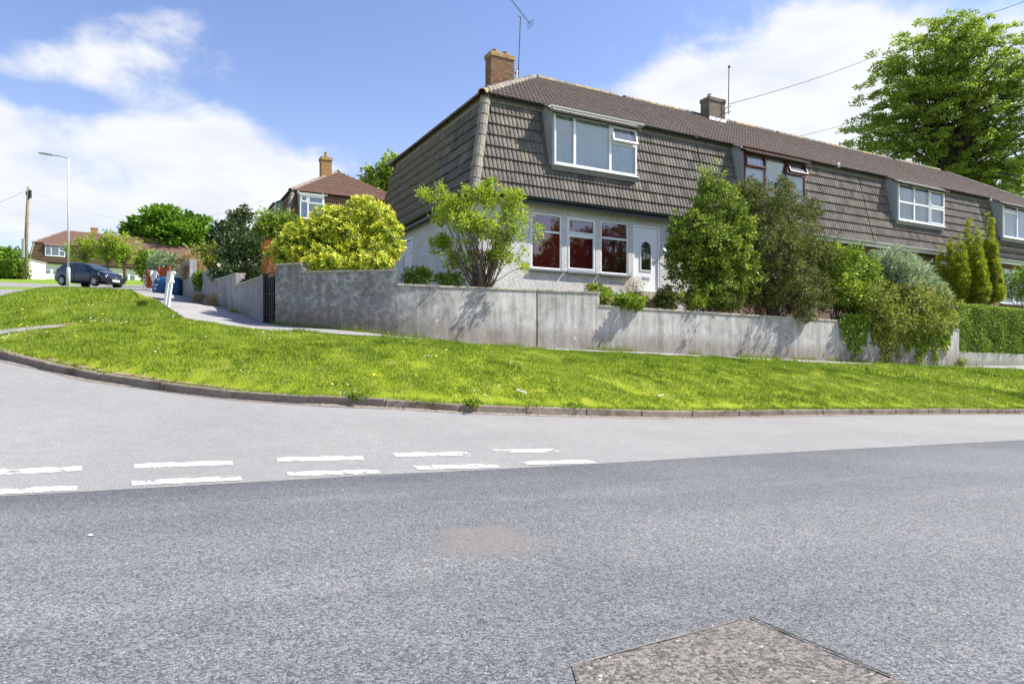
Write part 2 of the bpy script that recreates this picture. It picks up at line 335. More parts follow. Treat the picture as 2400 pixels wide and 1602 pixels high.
M['blackplastic'] = plain('black gutter plastic', (.018, .026, .032), .35, .5, 0, .2, 5)
M['greyplastic'] = plain('grey gutter plastic', (.55, .56, .57), .4, .5, 0, .1, 5)
M['cheek'] = plain('grey painted dormer cheek', (.36, .37, .37), .7, .3, 0, .12, 5, .2)
M['lead'] = plain('grey lead flashing', (.30, .31, .33), .6, .5, 0, .25, 12, .3)
M['fascia'] = plain('weathered fascia board', (.26, .24, .22), .85, .2, 0, .25, 7, .3)
M['sill'] = plain('blue grey slate sill', (.17, .185, .21), .6, .4, 0, .12, 9)
M['curtain'] = plain('pale net curtain', (.86, .88, .90), .9, .1, 0, .08, 3)
M['redblind'] = plain('dark red blind', (.48, .03, .055), .75, .2, 0, .2, 4)
M['dark'] = plain('dark room', (.02, .02, .02), .9, .1)  # near-black colour standing for the shade of unlit interiors
def glass():
    m, t = newmat('window glass'); t.n.remove(t.b)
    fr = t.new('ShaderNodeFresnel'); fr.inputs[0].default_value = 2.3
    gl = t.new('ShaderNodeBsdfGlossy'); gl.inputs['Roughness'].default_value = .0; gl.inputs[0].default_value = (.95, .97, 1, 1)
    tr = t.new('ShaderNodeBsdfTransparent'); tr.inputs[0].default_value = (.95, .97, .97, 1)
    mx = t.new('ShaderNodeMixShader'); t.l.new(fr.outputs[0], mx.inputs[0]); t.l.new(tr.outputs[0], mx.inputs[1]); t.l.new(gl.outputs[0], mx.inputs[2]); t.l.new(mx.outputs[0], t.o.inputs[0]); return m
M['glass'] = glass()
M['white'] = plain('white painted render', (.78, .77, .74), .8, .2, 0, .06, 3, .2)
M['cream'] = plain('cream painted panels', (.72, .70, .60), .8, .2, 0, .08, 3, .2)
M['steel'] = plain('galvanised grey steel', (.42, .44, .47), .45, .5, .55, .15, 8)
M['greysteel'] = plain('pale grey painted steel', (.55, .57, .60), .5, .4, .0, .08, 8)
M['wood'] = plain('weathered timber pole', (.24, .19, .13), .9, .15, 0, .3, 10, .4)
M['redwood'] = plain('red stained timber', (.36, .085, .045), .8, .2, 0, .2, 7, .3)
M['gate'] = plain('black painted gate steel', (.015, .014, .016), .5, .4, 0, .2, 10)
M['wire'] = plain('black cable', (.03, .03, .035), .6, .3)
M['bluebag'] = plain('blue woven bag', (.012, .075, .20), .55, .4, 0, .35, 9, .4)
M['lettering'] = plain('pale blue print', (.55, .66, .78), .7, .2)
M['cloth'] = plain('white dust sheet', (.70, .71, .76), .85, .2, 0, .12, 7, .3)
M['bark'] = plain('grey brown bark', (.15, .115, .085), .95, .1, 0, .35, 14, .8)
M['darkbark'] = plain('dark bark', (.075, .06, .047), .95, .1, 0, .35, 14, .8)
M['litter'] = plain('white litter', (.80, .79, .76), .7, .3)
# ---------------------------------------------------------------- terrain (heights relative to the eye, from what the photo shows)
class TPS:
    def __init__(s, pts, lam=1e-3):
        s.p = np.array([q[:2] for q in pts], float); z = np.array([q[2] for q in pts], float); n = len(pts)
        K = s.k(s.p, s.p) + lam*np.eye(n); Q = np.c_[np.ones(n), s.p]
        A = np.zeros((n+3, n+3)); A[:n, :n] = K; A[:n, n:] = Q; A[n:, :n] = Q.T
        s.w = np.linalg.solve(A, np.r_[z, 0, 0, 0]); s.n = n
    @staticmethod
    def k(a, b):
        r2 = ((a[:, None, :] - b[None])**2).sum(-1); return .5*r2*np.log(np.maximum(r2, 1e-12))
    def many(s, xy):
        xy = np.asarray(xy, float); out = np.empty(len(xy))
        for i in range(0, len(xy), 20000):
            q = xy[i:i+20000]; out[i:i+20000] = s.k(q, s.p) @ s.w[:s.n] + np.c_[np.ones(len(q)), q] @ s.w[s.n:]
        return out
    def __call__(s, x, y): return float(s.many([(x, y)])[0])
def pz(x, y, d): q = P(x, y, d); return (q.x, q.y, q.z - EYE)
def smooth_line(pts, step=.3):
    pts = [Vector(p) for p in pts]; out = []
    for i in range(len(pts)-1):
        p0 = pts[max(i-1, 0)]; p1 = pts[i]; p2 = pts[i+1]; p3 = pts[min(i+2, len(pts)-1)]
        n = max(1, int((p2-p1).length/step))
        for j in range(n):
            t = j/n
            out.append(.5*((2*p1) + (p2-p0)*t + (2*p0-5*p1+4*p2-p3)*t*t + (3*p1-p0-3*p2+p3)*t**3))
    out.append(pts[-1]); return out
U = Vector((math.sin(R(61.4)), math.cos(R(61.4)), 0)); V = Vector((-U.y, U.x, 0))
RD = Vector((math.cos(R(26)), math.sin(R(26)), 0)); RN = Vector((-RD.y, RD.x, 0))
def mainz(x, y): return -.85 - .024*((x-.37)*RD.x + (y-5.6)*RD.y)
def hit(x, y, h, lo=1.0, hi=70):
    f = lambda d: (HY-y)/F*d - h((x-CX)/F*d, d)
    s0 = f(lo) > 0
    n = 200; prev = lo
    for i in range(1, n+1):
        d = lo*(hi/lo)**(i/n)
        if (f(d) > 0) != s0:
            a, b = prev, d
            for _ in range(40):
                c = (a+b)/2
                if (f(c) > 0) == s0: a = c
                else: b = c
            return ((x-CX)/F*a, a, (HY-y)/F*a)
        prev = d
    return ((x-CX)/F*hi, hi, (HY-y)/F*hi)
KERB = [(46, 31.1, -2.55), (35.8, 26.1, -2.05), (22, 19.4, -1.53), (10.35, 13.7, -1.11), (4.85, 11.03, -.919), (2.48, 9.88, -.857), (-.135, 8.62, -.70), (-.95, 8.30, -.635),
        (-1.866, 8.13, -.567), (-2.78, 8.13, -.527), (-3.69, 8.20, -.457), (-4.6, 8.33, -.347), (-5.49, 8.54, -.232), (-6.33, 8.90, -.095), (-6.97, 9.25, .0),
        (-7.8, 10.0, .13), (-8.9, 11.3, .35), (-11.3, 14.6, .90), (-14.2, 18.7, 1.60), (-19.6, 27.2, 2.62), (-25.6, 37, 3.80)]
kl = smooth_line(KERB, .25)
EDGE_PX = [(0, 1163), (180, 1153), (565, 1131.5), (889, 1112.5), (1166, 1099.5), (1387, 1087.5), (1900, 1057), (2400, 1031)]
edge = [Vector(hit(x, y, mainz)) for x, y in EDGE_PX]
e0 = edge[0] - (edge[1]-edge[0]).normalized()*25; e1 = edge[-1] + RD*50
edge_full = [Vector((e0.x, e0.y, mainz(e0.x, e0.y)))] + edge + [Vector((e1.x, e1.y, mainz(e1.x, e1.y)))]
# wall foot: (photo x, y, distance)
A0 = Vector((-2.2, 13.0, 0))
def on_wall(x):   # the straight run of the front wall is parallel to the house
    k = (x-CX)/F; s = (k*A0.y - A0.x)/(U.x - k*U.y); return A0.y + U.y*s
WALLB = [(645, 760, 13.5), (706, 766, 13.2), (780, 771.5, 13.03), (848, 778, 12.95), (931, 789, 13.04), (990, 794.5, 13.19), (1043, 799, 13.40), (1120, 806.5, 13.76), (1193, 813, 14.13)] + [(x, y, on_wall(x)) for x, y in
         ((1257, 815.5), (1405, 821.5), (1700, 836), (1973, 848), (2120, 854), (2249, 859))]
wallb = [Vector(pz(*q)) for q in WALLB]
wl_dir = Vector((-.56, .83, 0)).normalized()
LW0 = Vector((-5.2, 14.2, .76)); LW1 = LW0 + wl_dir*11.9; LW1.z = 2.18
PATHL = [Vector(pz(434, 746, 12.6)), Vector(pz(400, 724, 14.3)), Vector(pz(367, 704, 16.1)), Vector(pz(311, 682, 21)), Vector((-15.9, 27.5, 2.72)), Vector((-20.6, 36.8, 3.74))]
pf = []
for q, (x, y, d) in zip(wallb, WALLB):      # front edge of the path on top of the bank
    if x < 860: n = Vector((q.x*.06+.05, -1, 0)).normalized()*(1.05 if x > 660 else .95)
    else: n = -V*1.15
    d2 = q.y + n.y; px = 5.5 + max(0, (860-x)/215)*3.5
    pf.append(Vector((q.x+n.x, d2, q.z*d2/q.y - px/F*d2)))
land_pts = [tuple(k + Vector((0, 0, .11))) for k in (Vector(q) for q in KERB)] + [tuple(q) for q in wallb[::1]] + [tuple(q) for q in pf] + [tuple(q) for q in PATHL]
land_pts += [tuple(LW0), tuple(LW1), tuple((LW0+LW1)/2)]
far_pts = [pz(0, 666, 46), pz(100, 667, 46), pz(320, 671, 46), (-26.1, 42, 4.44), pz(160, 674.5, 36.5), pz(59, 646, 61), pz(63, 647, 95), pz(440, 650, 95), pz(30, 646, 60), (-9, 40, 4.5), (-4, 30, 3.0),
           (-90, 120, 14.2), (0, 120, 12.5), pz(250, 652, 96), pz(150, 650, 80), pz(300, 655, 80), (60, 110, 9), (-90, 60, 9), (-60, 25, 3.8), (-30, 12, 1.2), (45, 33, -1.6), (70, 45, -2.5), (30, 60, 4), (60, 70, 3),
           (12, 30, 1.5), (25, 36, 1.2), (34, 41, .8), (3, 26, 1.6)]
land = TPS(land_pts + far_pts, 1e-3)
road_pts = [tuple(k) for k in (Vector(q) for q in KERB)] + [tuple(q) for q in edge_full] + [(q.x-RN.x*.6, q.y-RN.y*.6, mainz(q.x-RN.x*.6, q.y-RN.y*.6)) for q in edge_full]
road_pts += [(-13, 7, .35), (-16, 11, .9), (-23, 24, 2.3), (-32, 37, 3.8), (-16, 2, .1)]
roadh = TPS(road_pts, 1e-3)
def cdt(name, poly, h, step, mat, extra=0, **k):
    """fill a plan polygon with a triangulated sheet whose height is h"""
    poly = [Vector((p[0], p[1])) for p in poly]; n = len(poly)
    xs = [p.x for p in poly]; ys = [p.y for p in poly]; px = np.array([(p.x, p.y) for p in poly])
    gx, gy = np.meshgrid(np.arange(min(xs)+step/2, max(xs), step), np.arange(min(ys)+step/2, max(ys), step))
    pts = np.c_[gx.ravel(), gy.ravel()]; pts = pts + rng.uniform(-.12, .12, pts.shape)*step
    pts = pts[inside(pts, px)]
    vs = poly + [Vector(p) for p in pts]
    r = geometry.delaunay_2d_cdt(vs, [(i, (i+1) % n) for i in range(n)], [], 1, 1e-5)
    co = np.array([(v.x, v.y) for v in r[0]]); z = h(co) + EYE + extra
    me = bpy.data.meshes.new(name); me.from_pydata(np.c_[co, z].tolist(), [], [list(f) for f in r[2]]); me.materials.append(mat)
    me.polygons.foreach_set('use_smooth', [True]*len(me.polygons))
    bm = bmesh.new(); bm.from_mesh(me); bmesh.ops.recalc_face_normals(bm, faces=bm.faces[:])
    if sum(f.normal.z for f in bm.faces) < 0: bmesh.ops.reverse_faces(bm, faces=bm.faces[:])
    bm.to_mesh(me); bm.free()
    return link(name, me, **k)
def inside(pts, poly):
    x, y = pts[:, 0], pts[:, 1]; c = np.zeros(len(pts), bool); j = len(poly)-1
    for i in range(len(poly)):
        xi, yi = poly[i]; xj, yj = poly[j]
        if yi != yj: c ^= ((yi > y) != (yj > y)) & (x < (xj-xi)*(y-yi)/(yj-yi) + xi)
        j = i
    return c
def mainz_many(co): return -.85 - .024*((co[:, 0]-.37)*RD.x + (co[:, 1]-5.6)*RD.y)
def wob(co, a=.02): return a*(np.sin(co[:, 0]*2.3+1)*np.cos(co[:, 1]*1.9) + .6*np.sin(co[:, 0]*5.1+co[:, 1]*4.3))
# main road, apron of the side road
far_side = [p - RN*11 for p in edge_full]
main_poly = [(p.x, p.y) for p in edge_full] + [(p.x, p.y) for p in far_side[::-1]]
main_road = cdt('main_road', main_poly, mainz_many, 2.0, M['road'], 0, label='dark grey chipped asphalt main road', kind='structure')
side_poly = [(p.x, p.y) for p in edge_full] + [(p.x, p.y) for p in kl] + [(-33, 37.5), (-23.5, 20), (-18, 10), (-16.5, 3)]
side_road = cdt('side_road', side_poly, roadh.many, .5, M['apron'], .002, label='pale worn tarmac side road curving uphill', kind='structure')
far_poly = [(-25.6, 37), (-24.0, 37.9), (-22.3, 37.9), (-20.6, 36.8), (-18.3, 35.3), (-14, 37), (-15, 46), (-29, 46), (-52, 46.5), (-55, 38.5), (-33, 37.5)]
cdt('upper_road', far_poly, land.many, 1.0, M['apron'], .015, label='pale tarmac at the top of the side road', kind='structure')
# ground sheet to the horizon
gx = np.concatenate([-np.geomspace(500, 3, 40), np.linspace(-2.5, 2.5, 5), np.geomspace(3, 500, 40)]); gy = np.concatenate([-np.geomspace(300, 3, 22), [0], np.geomspace(3, 900, 50)])
X, Y = np.meshgrid(gx, gy); co = np.c_[X.ravel(), Y.ravel()]; rr = np.hypot(co[:, 0], co[:, 1])
base = np.where(co[:, 1] > 6, np.clip(.115*co[:, 1] - .045*co[:, 0], -6, 13), -1.4)
zz = np.clip(land.many(np.clip(co, -90, 120)), -6, 16); w = np.clip((rr-125)/60, 0, 1); zz = zz*(1-w) + base*w
rl = (co - np.array([edge[0].x, edge[0].y])) @ np.array([RN.x, RN.y])
low = mainz_many(co) - .25
zz = np.where(rl < 0, np.minimum(low, 0), zz - .30)
side_m = inside(co, np.array(side_poly)); zz = np.where(side_m, roadh.many(np.clip(co, -60, 60)) - .3, zz)
near = (rr < 60) & (rl >= 0); zz = np.where(near, zz - .12, zz)
nx, ny = len(gx), len(gy); q = np.array([(j*nx+i, j*nx+i+1, (j+1)*nx+i+1, (j+1)*nx+i) for j in range(ny-1) for i in range(nx-1)])
link('ground', np_mesh('ground', np.c_[co, zz+EYE], q, M['field'], None, True), label='rough grassy ground rolling away to the horizon', kind='structure')
# verge, paths, garden
kback = []
for i, p in enumerate(kl):
    t = (kl[min(i+1, len(kl)-1)] - kl[max(i-1, 0)]); t.z = 0; t.normalize(); kback.append(p + Vector((t.y, -t.x, 0))*.115)
pfl = smooth_line(pf[::-1], .4)   # right to left
pe1 = pf[-1] + RD*34; pe1.z = -1.9
verge_poly = [(p.x, p.y) for p in kback] + [(-24.0, 37.6), (-22.3, 37.6)] + [(p.x, p.y) for p in PATHL[::-1]] + [(p.x, p.y) for p in pfl[::-1]] + [(pe1.x, pe1.y)]
_kb = np.array([(p.x, p.y) for p in kback]); _kz = np.array([p.z for p in kl])
def verge_h(co):
    co = np.asarray(co); z = land.many(co) + wob(co, .013); out = z.copy()
    for i in range(0, len(co), 20000):
        q = co[i:i+20000]; d2 = ((q[:, None, :]-_kb[None])**2).sum(-1); j = d2.argmin(1); w = np.exp(-d2[np.arange(len(q)), j]/.06); out[i:i+20000] = z[i:i+20000]*(1-w) + (_kz[j]+.108)*w
    return out
verge = cdt('verge', verge_poly, verge_h, .35, M['turf'], 0, label='bright green sloping grass verge', kind='structure')
wallfoot = [LW1 + wl_dir*14, LW1, LW0] + [p for p in wallb]
pathfill = [(p.x, p.y) for p in PATHL[::-1]] + [(p.x, p.y) for p in pfl[::-1]] + [(pe1.x, pe1.y)] + [(pe1.x-1, pe1.y+2.2)] + [(p.x+V.x*.12, p.y+V.y*.12) for p in wallfoot[::-1]]
cdt('footpath', pathfill, land.many, .5, M['path'], .006, label='grey tarmac footpath along the garden walls', kind='structure')
# worn concrete strip crossing the verge
def strip(name, pts, w, mat, h, lift, **k):
    pts = smooth_line([Vector((p[0], p[1], 0)) for p in pts], .25); mb = MB(); vs = []; L = []; Rr = []
    for i, p in enumerate(pts):
        t = (pts[min(i+1, len(pts)-1)]-pts[max(i-1, 0)]).normalized(); n = Vector((-t.y, t.x, 0))
        ww = w*(1+.25*math.sin(i*1.7)+.15*math.sin(i*3.1)) if callable(w) is False else w(i/len(pts))
        for s in (-1, 1):
            q = p + n*s*ww/2; vs.append((q.x, q.y, h(np.array([(q.x, q.y)]))[0] + EYE + lift))
    n = len(pts); mb.add(vs, [(2*i, 2*i+1, 2*i+3, 2*i+2) for i in range(n-1)])
    return mb.build(name, mat, **k)
xp = [hit(x, y, lambda a, b: land(a, b)) for x, y in ((-60, 783), (0, 777), (40, 773), (100, 767), (150, 763))]
strip('crossing_strip', [(q[0], q[1]) for q in xp], lambda t: .55*(1-t)**.6+.04, M['path'], verge_h, .014, parent=verge)
strip('bare_earth', [(q[0], q[1]+.25) for q in xp], lambda t: .30*(1-t)**.5+.05, M['bare'], verge_h, .010, parent=verge)
kb = [p for p in kback if -6.3 < p.x < -3.0]
strip('bare_earth', [(p.x+.02, p.y+.07) for p in kb], lambda t: .02+.13*math.sin(math.pi*min(1, max(0, t)))*(.8+.3*math.sin(t*17)+.2*math.sin(t*41)), M['bare'], verge_h, .012, parent=verge)
# kerb stones
kerb = MB(); 
for a, b in zip(kl[:-1], kl[1:]):
    pass
cum = [0]
for a, b in zip(kl[:-1], kl[1:]): cum.append(cum[-1] + (b-a).length)
def kat(s):
    i = max(0, min(len(cum)-2, int(np.searchsorted(cum, s))-1)); t = (s-cum[i])/(cum[i+1]-cum[i]); return kl[i].lerp(kl[i+1], t)
hb = MB()
for i in range(len(kl)-1):      # concrete bedding under the stones
    a, b, a2, b2 = kl[i], kl[i+1], kback[i], kback[i+1]; z = EYE
    hb.add([(a.x, a.y, a.z-.25+z), (b.x, b.y, b.z-.25+z), (b.x, b.y, b.z-.02+z), (a.x, a.y, a.z-.02+z), (a2.x, a2.y, a2.z-.02+z), (b2.x, b2.y, b2.z-.02+z)], [(0, 1, 2, 3), (3, 2, 5, 4)])
hb2 = 0
kerb = hb.build('kerb', M['gutterdirt'], label='low kerb of weathered concrete stones round the corner', kind='structure')
sm = MB().box((-.456, -.125, -.16), (.456, 0, .115)).mesh('kerb_stone', M['kerb'], False, .014)
s = 8.0
while s < cum[-1]-1:
    a, b = kat(s), kat(s+.915); x = (b-a).normalized(); z = Vector((0, 0, 1)); y = z.cross(x).normalized(); z = x.cross(y)
    c = (a+b)/2; jit = random.uniform(-.006, .006)
    Mx = Matrix((x, y, z)).transposed().to_4x4(); Mx.translation = (c.x, c.y, c.z+EYE+jit-.004)
    link('kerb_stone', sm, kerb, Mx @ Matrix.Rotation(random.uniform(-.008, .008), 4, 'Z')); s += .915
# grit in the channel
gp = []
for i, p in enumerate(kl):
    t = (kl[min(i+1, len(kl)-1)] - kl[max(i-1, 0)]); t.z = 0; t.normalize(); gp.append((p, Vector((-t.y, t.x, 0))))
mb = MB(); vs = []
for i, (p, n) in enumerate(gp):
    w = .02 + .08*abs(math.sin(i*.61)*math.sin(i*.23+1))**1.5 + random.uniform(0, .02); q = p + n*w; q0 = p - n*.01
    vs += [(q0.x, q0.y, q0.z+EYE+.022), (q.x, q.y, roadh(q.x, q.y)+EYE+.006)]
mb.add(vs, [(2*i, 2*i+1, 2*i+3, 2*i+2) for i in range(len(gp)-1)]); mb.build('channel_grit', M['gutterdirt'], side_road)
# give-way markings: (left end, right end) of each dash in the photo
rh = lambda a, b: roadh(a, b)
DASH = [((-170, 1160), (180.5, 1144)), ((308, 1134), (565, 1121)), ((672.6, 1112), (888.5, 1106)), ((973.7, 1097.5), (1166, 1092.4)), ((1225.7, 1086.6), (1387.5, 1082)),
        ((-60, 1110), (192, 1099)), ((315, 1093), (545, 1085)), ((649, 1078), (851, 1074)), ((922.6, 1067), (1098, 1063.5)), ((1161, 1058.5), (1304, 1056)),
        ((-520, 1175), (-290, 1166)), ((-430, 1132), (-180, 1117))]
for a, b in DASH:
    pa, pb = Vector(hit(*a, rh)), Vector(hit(*b, rh)); t = (pb-pa); L = t.length; t.normalize(); n = Vector((-t.y, t.x, 0)).normalized()
    wid = .085
    pts = []; k = 26
    for i in range(k+1): pts.append(pa + t*(L*i/k) + n*(wid + random.uniform(-.010, .008) - .03*max(0, math.sin(i*.55+a[0]))))
    for i in range(k, -1, -1): pts.append(pa + t*(L*i/k) - n*(wid + random.uniform(-.010, .006)))
    vs = [(p.x, p.y, roadh(p.x, p.y)+EYE+.007) for p in pts]; m = 2*(k+1)
    MB().add(vs, [(i, i+1, m-2-i, m-1-i) for i in range(k)]).build('road_marking', M['paint'], side_road)
# repairs in the main road
def patch(name, px, mat, lift, jit=0):
    pts = [Vector(hit(x, y, mainz)) for x, y in px]; out = []
    for a, b in zip(pts, pts[1:]+pts[:1]):
        n = max(2, int((b-a).length/.06))
        for i in range(n): q = a.lerp(b, i/n); out.append((q.x+random.uniform(-jit, jit), q.y+random.uniform(-jit, jit), mainz(q.x, q.y)+EYE+lift))
    return MB().add(out, [list(range(len(out)))]).build(name, mat, main_road)
0 and patch('worn_patch', [(1005, 1246), (1090, 1228), (1180, 1222), (1250, 1240), (1270, 1258), (1190, 1275), (1110, 1290), (1050, 1280)], M['worn'], .005, .035)
patch('square_patch', [(1338, 1563), (1757, 1449), (2128, 1606), (2090, 1790), (1390, 1790)], M['patch'], .003, .006)
def seam(px, w, mat, lift):
    pts = [Vector(hit(x, y, mainz)) for x, y in px]; L = []
    for a, b in zip(pts, pts[1:]):
        n = max(2, int((b-a).length/.04)); L += [a.lerp(b, i/n) for i in range(n)]
    vs = []
    for i, p in enumerate(L):
        t = (L[min(i+1, len(L)-1)]-L[max(i-1, 0)]).normalized(); nn = Vector((-t.y, t.x, 0)); ww = w*random.uniform(.4, 1.3)
        for s in (-1, 1): q = p + nn*s*ww/2; vs.append((q.x, q.y, mainz(q.x, q.y)+EYE+lift))
    MB().add(vs, [(2*i, 2*i+1, 2*i+3, 2*i+2) for i in range(len(L)-1)]).build('patch_joint', mat, main_road)
M['tar'] = plain('dark joint with moss', (.05, .05, .035), .9, .1, 0, .6, 30, .5)
seam([(1338, 1563), (1757, 1449)], .006, M['gutterdirt'], .008); seam([(1757, 1449), (2128, 1606)], .010, M['tar'], .008)

# ---------------------------------------------------------------- garden walls
def wall_run(name, foot, tops, th, parent, mat, cope=True):
    """foot: points along the visible foot; tops: z (relative to the eye) at each; solid wall th thick going back"""
    n = len(foot); f = []; b = []
    for i, p in enumerate(foot):
        t = (foot[min(i+1, n-1)] - foot[max(i-1, 0)]); t.z = 0; t.normalize(); f.append(p); b.append(p + Vector((-t.y, t.x, 0))*th)
    vs = []; hs = []
    rows = 5
    for P_, back in ((f, 0), (b, 1)):
        for i, p in enumerate(P_):
            z0, z1 = foot[i].z - .25, tops[i]
            for r in range(rows): z = z0 + (z1-z0)*r/(rows-1); vs.append((p.x, p.y, z+EYE)); hs.append(z - foot[i].z)
    idx = lambda s, i, r: s*n*rows + i*rows + r
    fs = []
    for i in range(n-1):
        for r in range(rows-1):
            fs.append((idx(0, i, r), idx(0, i+1, r), idx(0, i+1, r+1), idx(0, i, r+1))); fs.append((idx(1, i+1, r), idx(1, i, r), idx(1, i, r+1), idx(1, i+1, r+1)))
        fs.append((idx(0, i, rows-1), idx(0, i+1, rows-1), idx(1, i+1, rows-1), idx(1, i, rows-1)))
    for i in (0, n-1):
        for r in range(rows-1): fs.append((idx(0, i, r), idx(0, i, r+1), idx(1, i, r+1), idx(1, i, r)))
    me = bpy.data.meshes.new(name); me.from_pydata(vs, [], fs); me.materials.append(mat)
    a = me.attributes.new('lr', 'FLOAT', 'POINT'); a.data.foreach_set('value', hs)
    bm = bmesh.new(); bm.from_mesh(me); bmesh.ops.recalc_face_normals(bm, faces=bm.faces[:]); bm.to_mesh(me); bm.free()
    o = link(name, me, parent)
    if cope:
        mb = MB(); vs = []
        for i in range(n):
            t = (foot[min(i+1, n-1)] - foot[max(i-1, 0)]); t.z = 0; t.normalize(); nn = Vector((-t.y, t.x, 0)); z = tops[i]+EYE
            j = random.uniform(-.006, .006)
            for off, dz in ((-.022, -.012), (-.022+j, .022), (th+.02, .03), (th+.02, -.012)): q = foot[i] + nn*off; vs.append((q.x, q.y, z+dz))
        fs = [(4*i+k, 4*(i+1)+k, 4*(i+1)+(k+1) % 4, 4*i+(k+1) % 4) for i in range(n-1) for k in range(4)] + [(0, 1, 2, 3), (4*n-4, 4*n-3, 4*n-2, 4*n-1)]
        mb.add(vs, fs).build('coping', M['coping'], parent)
    return o
def wall_pts(x0, x1, step=.35):
    """foot points between photo columns x0 and x1, interpolated along the foot line"""
    L = smooth_line(wallb, .05); col = [CX + F*p.x/p.y for p in L]; out = []
    i0 = min(range(len(L)), key=lambda i: abs(col[i]-x0)); i1 = min(range(len(L)), key=lambda i: abs(col[i]-x1))
    k = max(2, int((L[i1]-L[i0]).length/step)); return [L[i0 + (i1-i0)*j//k] for j in range(k+1)]
def top_at(pts, spec):
    """relative heights of the wall top at the given points from photo (x, y) of the top edge"""
    xs = [s[0] for s in spec]; ys = [s[1] for s in spec]
    return [(HY - np.interp(CX + F*p.x/p.y, xs, ys))/F*p.y for p in pts]
gw = empty('garden_wall', (wallb[4].x, wallb[4].y, wallb[4].z+EYE), label='long stained grey rendered garden wall stepping down round the corner plot', cat='wall')
gw.location = (0, 0, 0)
TOPS = []
for x0, x1, spec in ((645, 705, [(645, 621), (705, 617)]), (706, 931, [(706, 637.7), (932, 633.4)]), (932, 1257, [(932, 667), (1404, 686)]), (1260, 1404, [(932, 667), (1404, 686)]),
                     (1405, 2248, [(1405, 717), (1973, 752), (2248, 773)])):
    pts = wall_pts(x0, x1); tp = top_at(pts, spec); wall_run('wall_section', pts, tp, .20, gw, M['wall']); TOPS += [(p, z) for p, z in zip(pts, tp)]
ce = wall_pts(1257, 1260)[0]
lw = empty('side_garden_wall', label='grey rendered wall stepping uphill along the side footpath', cat='wall')
def lpt(s): q = LW0.lerp(LW1, s/11.9); return q
for s0, s1, z in ((0, 2.6, 1.74), (2.6, 6.0, 2.06), (6.0, 9.3, 2.52), (9.3, 11.9, 3.22)):
    pts = [lpt(s0+(s1-s0)*i/6) for i in range(7)][::-1]; wall_run('wall_section', pts, [z + (.05 if s0 == 0 else .12)*(p-lpt(s0)).length/3.4 for p in pts], .2, lw, M['sidewall'])
    TOPS += [(p, z) for p in pts]
# metal gate between wall and pier
gt = empty('garden_gate', label='narrow black metal gate between wall end and taller pier', cat='gate')
ga, gb = LW0 + Vector((.05, -.06, 0)), wallb[0] + Vector((.03, .14, 0)); gz = .80+EYE
for p, r in ((ga, .045), (ga.lerp(gb, .16), .018), (gb, .02)): MB().tube([(p.x, p.y, gz-.1), (p.x, p.y, gz+.98)], r, 6).build('gate_post', M['gate'], gt)
for z in (.12, .55, .88, .97): MB().tube([(ga.x, ga.y, gz+z), (gb.x, gb.y, gz+z)], .013, 5).build('rail', M['gate'], gt)
for i in range(1, 8): q = ga.lerp(gb, i/8); MB().tube([(q.x, q.y, gz+.1), (q.x, q.y, gz+.9)], .008, 5).build('bar', M['gate'], gt)
# neighbour's low wall on the right
fb = wallb[-1]; nw = empty('low_front_wall', label='low pale concrete wall under the clipped hedge', cat='wall')
q0 = fb + V*1.2 + U*.35; q0.z = pz(2292, 866, q0.y)[2]; q1 = q0 + U*14; q1.z = q0.z - .40
wall_run('wall_section', [q0.lerp(q1, i/10) for i in range(11)], [q0.z+.66-.2*i/10 for i in range(11)], .2, nw, M['wall'], False)
r0 = fb + V*.02 + U*.02; r0.z = q0.z+.03
wall_run('wall_return', [r0.lerp(q0 + V*.02, i/3) for i in range(4)], [q0.z+.70]*4, .12, nw, M['wall'], False)
# garden soil behind the walls
HG = 1.55                        # ground level at the house relative to the eye
H0 = Vector((-1.036, 18.3, HG))
def hp(u, v): q = H0 + U*u + V*v; return q
gpts = [(p.x+V.x*.2, p.y+V.y*.2, z-.13) for p, z in TOPS[::3]] + [(q.x, q.y, HG-.05) for q in (hp(0, -.5), hp(4, -.5), hp(8, -.5), hp(-1, 4), hp(-1, 9), hp(4, 5), hp(4, 12))]
gpts += [(q.x, q.y, HG-.3) for q in (hp(16, -.5), hp(24, -.5))] + [(q.x, q.y, HG-.7) for q in (hp(34, -.5), hp(40, 2))] + [(-12, 40, 4.4), (0, 40, 3.6), (25, 45, 2), (-10, 28, 3.0), (-6, 22, 2.3)]
garden = TPS(gpts, 1e-2)
ip = [p + V*.14 for p in wallb[4:]]; lp2 = [lpt(x) + Vector((.83, .56, 0))*.14 for x in (0, 3, 6, 9, 11.9)]
gpoly = [(p.x, p.y) for p in lp2[::-1]] + [(wallb[0].x-.0, wallb[0].y+.14)] + [(p.x-.02, p.y+.14) for p in wallb[1:4]] + [(p.x, p.y) for p in ip] + [(q0.x+V.x*.1, q0.y+V.y*.1), (q1.x+V.x*.1, q1.y+V.y*.1)] + [(hp(44, 12).x, hp(44, 12).y), (hp(10, 26).x, hp(10, 26).y), (-13, 41)]
cdt('garden', gpoly, garden.many, .8, M['soil'], 0, label='planted garden ground behind the walls', kind='structure')
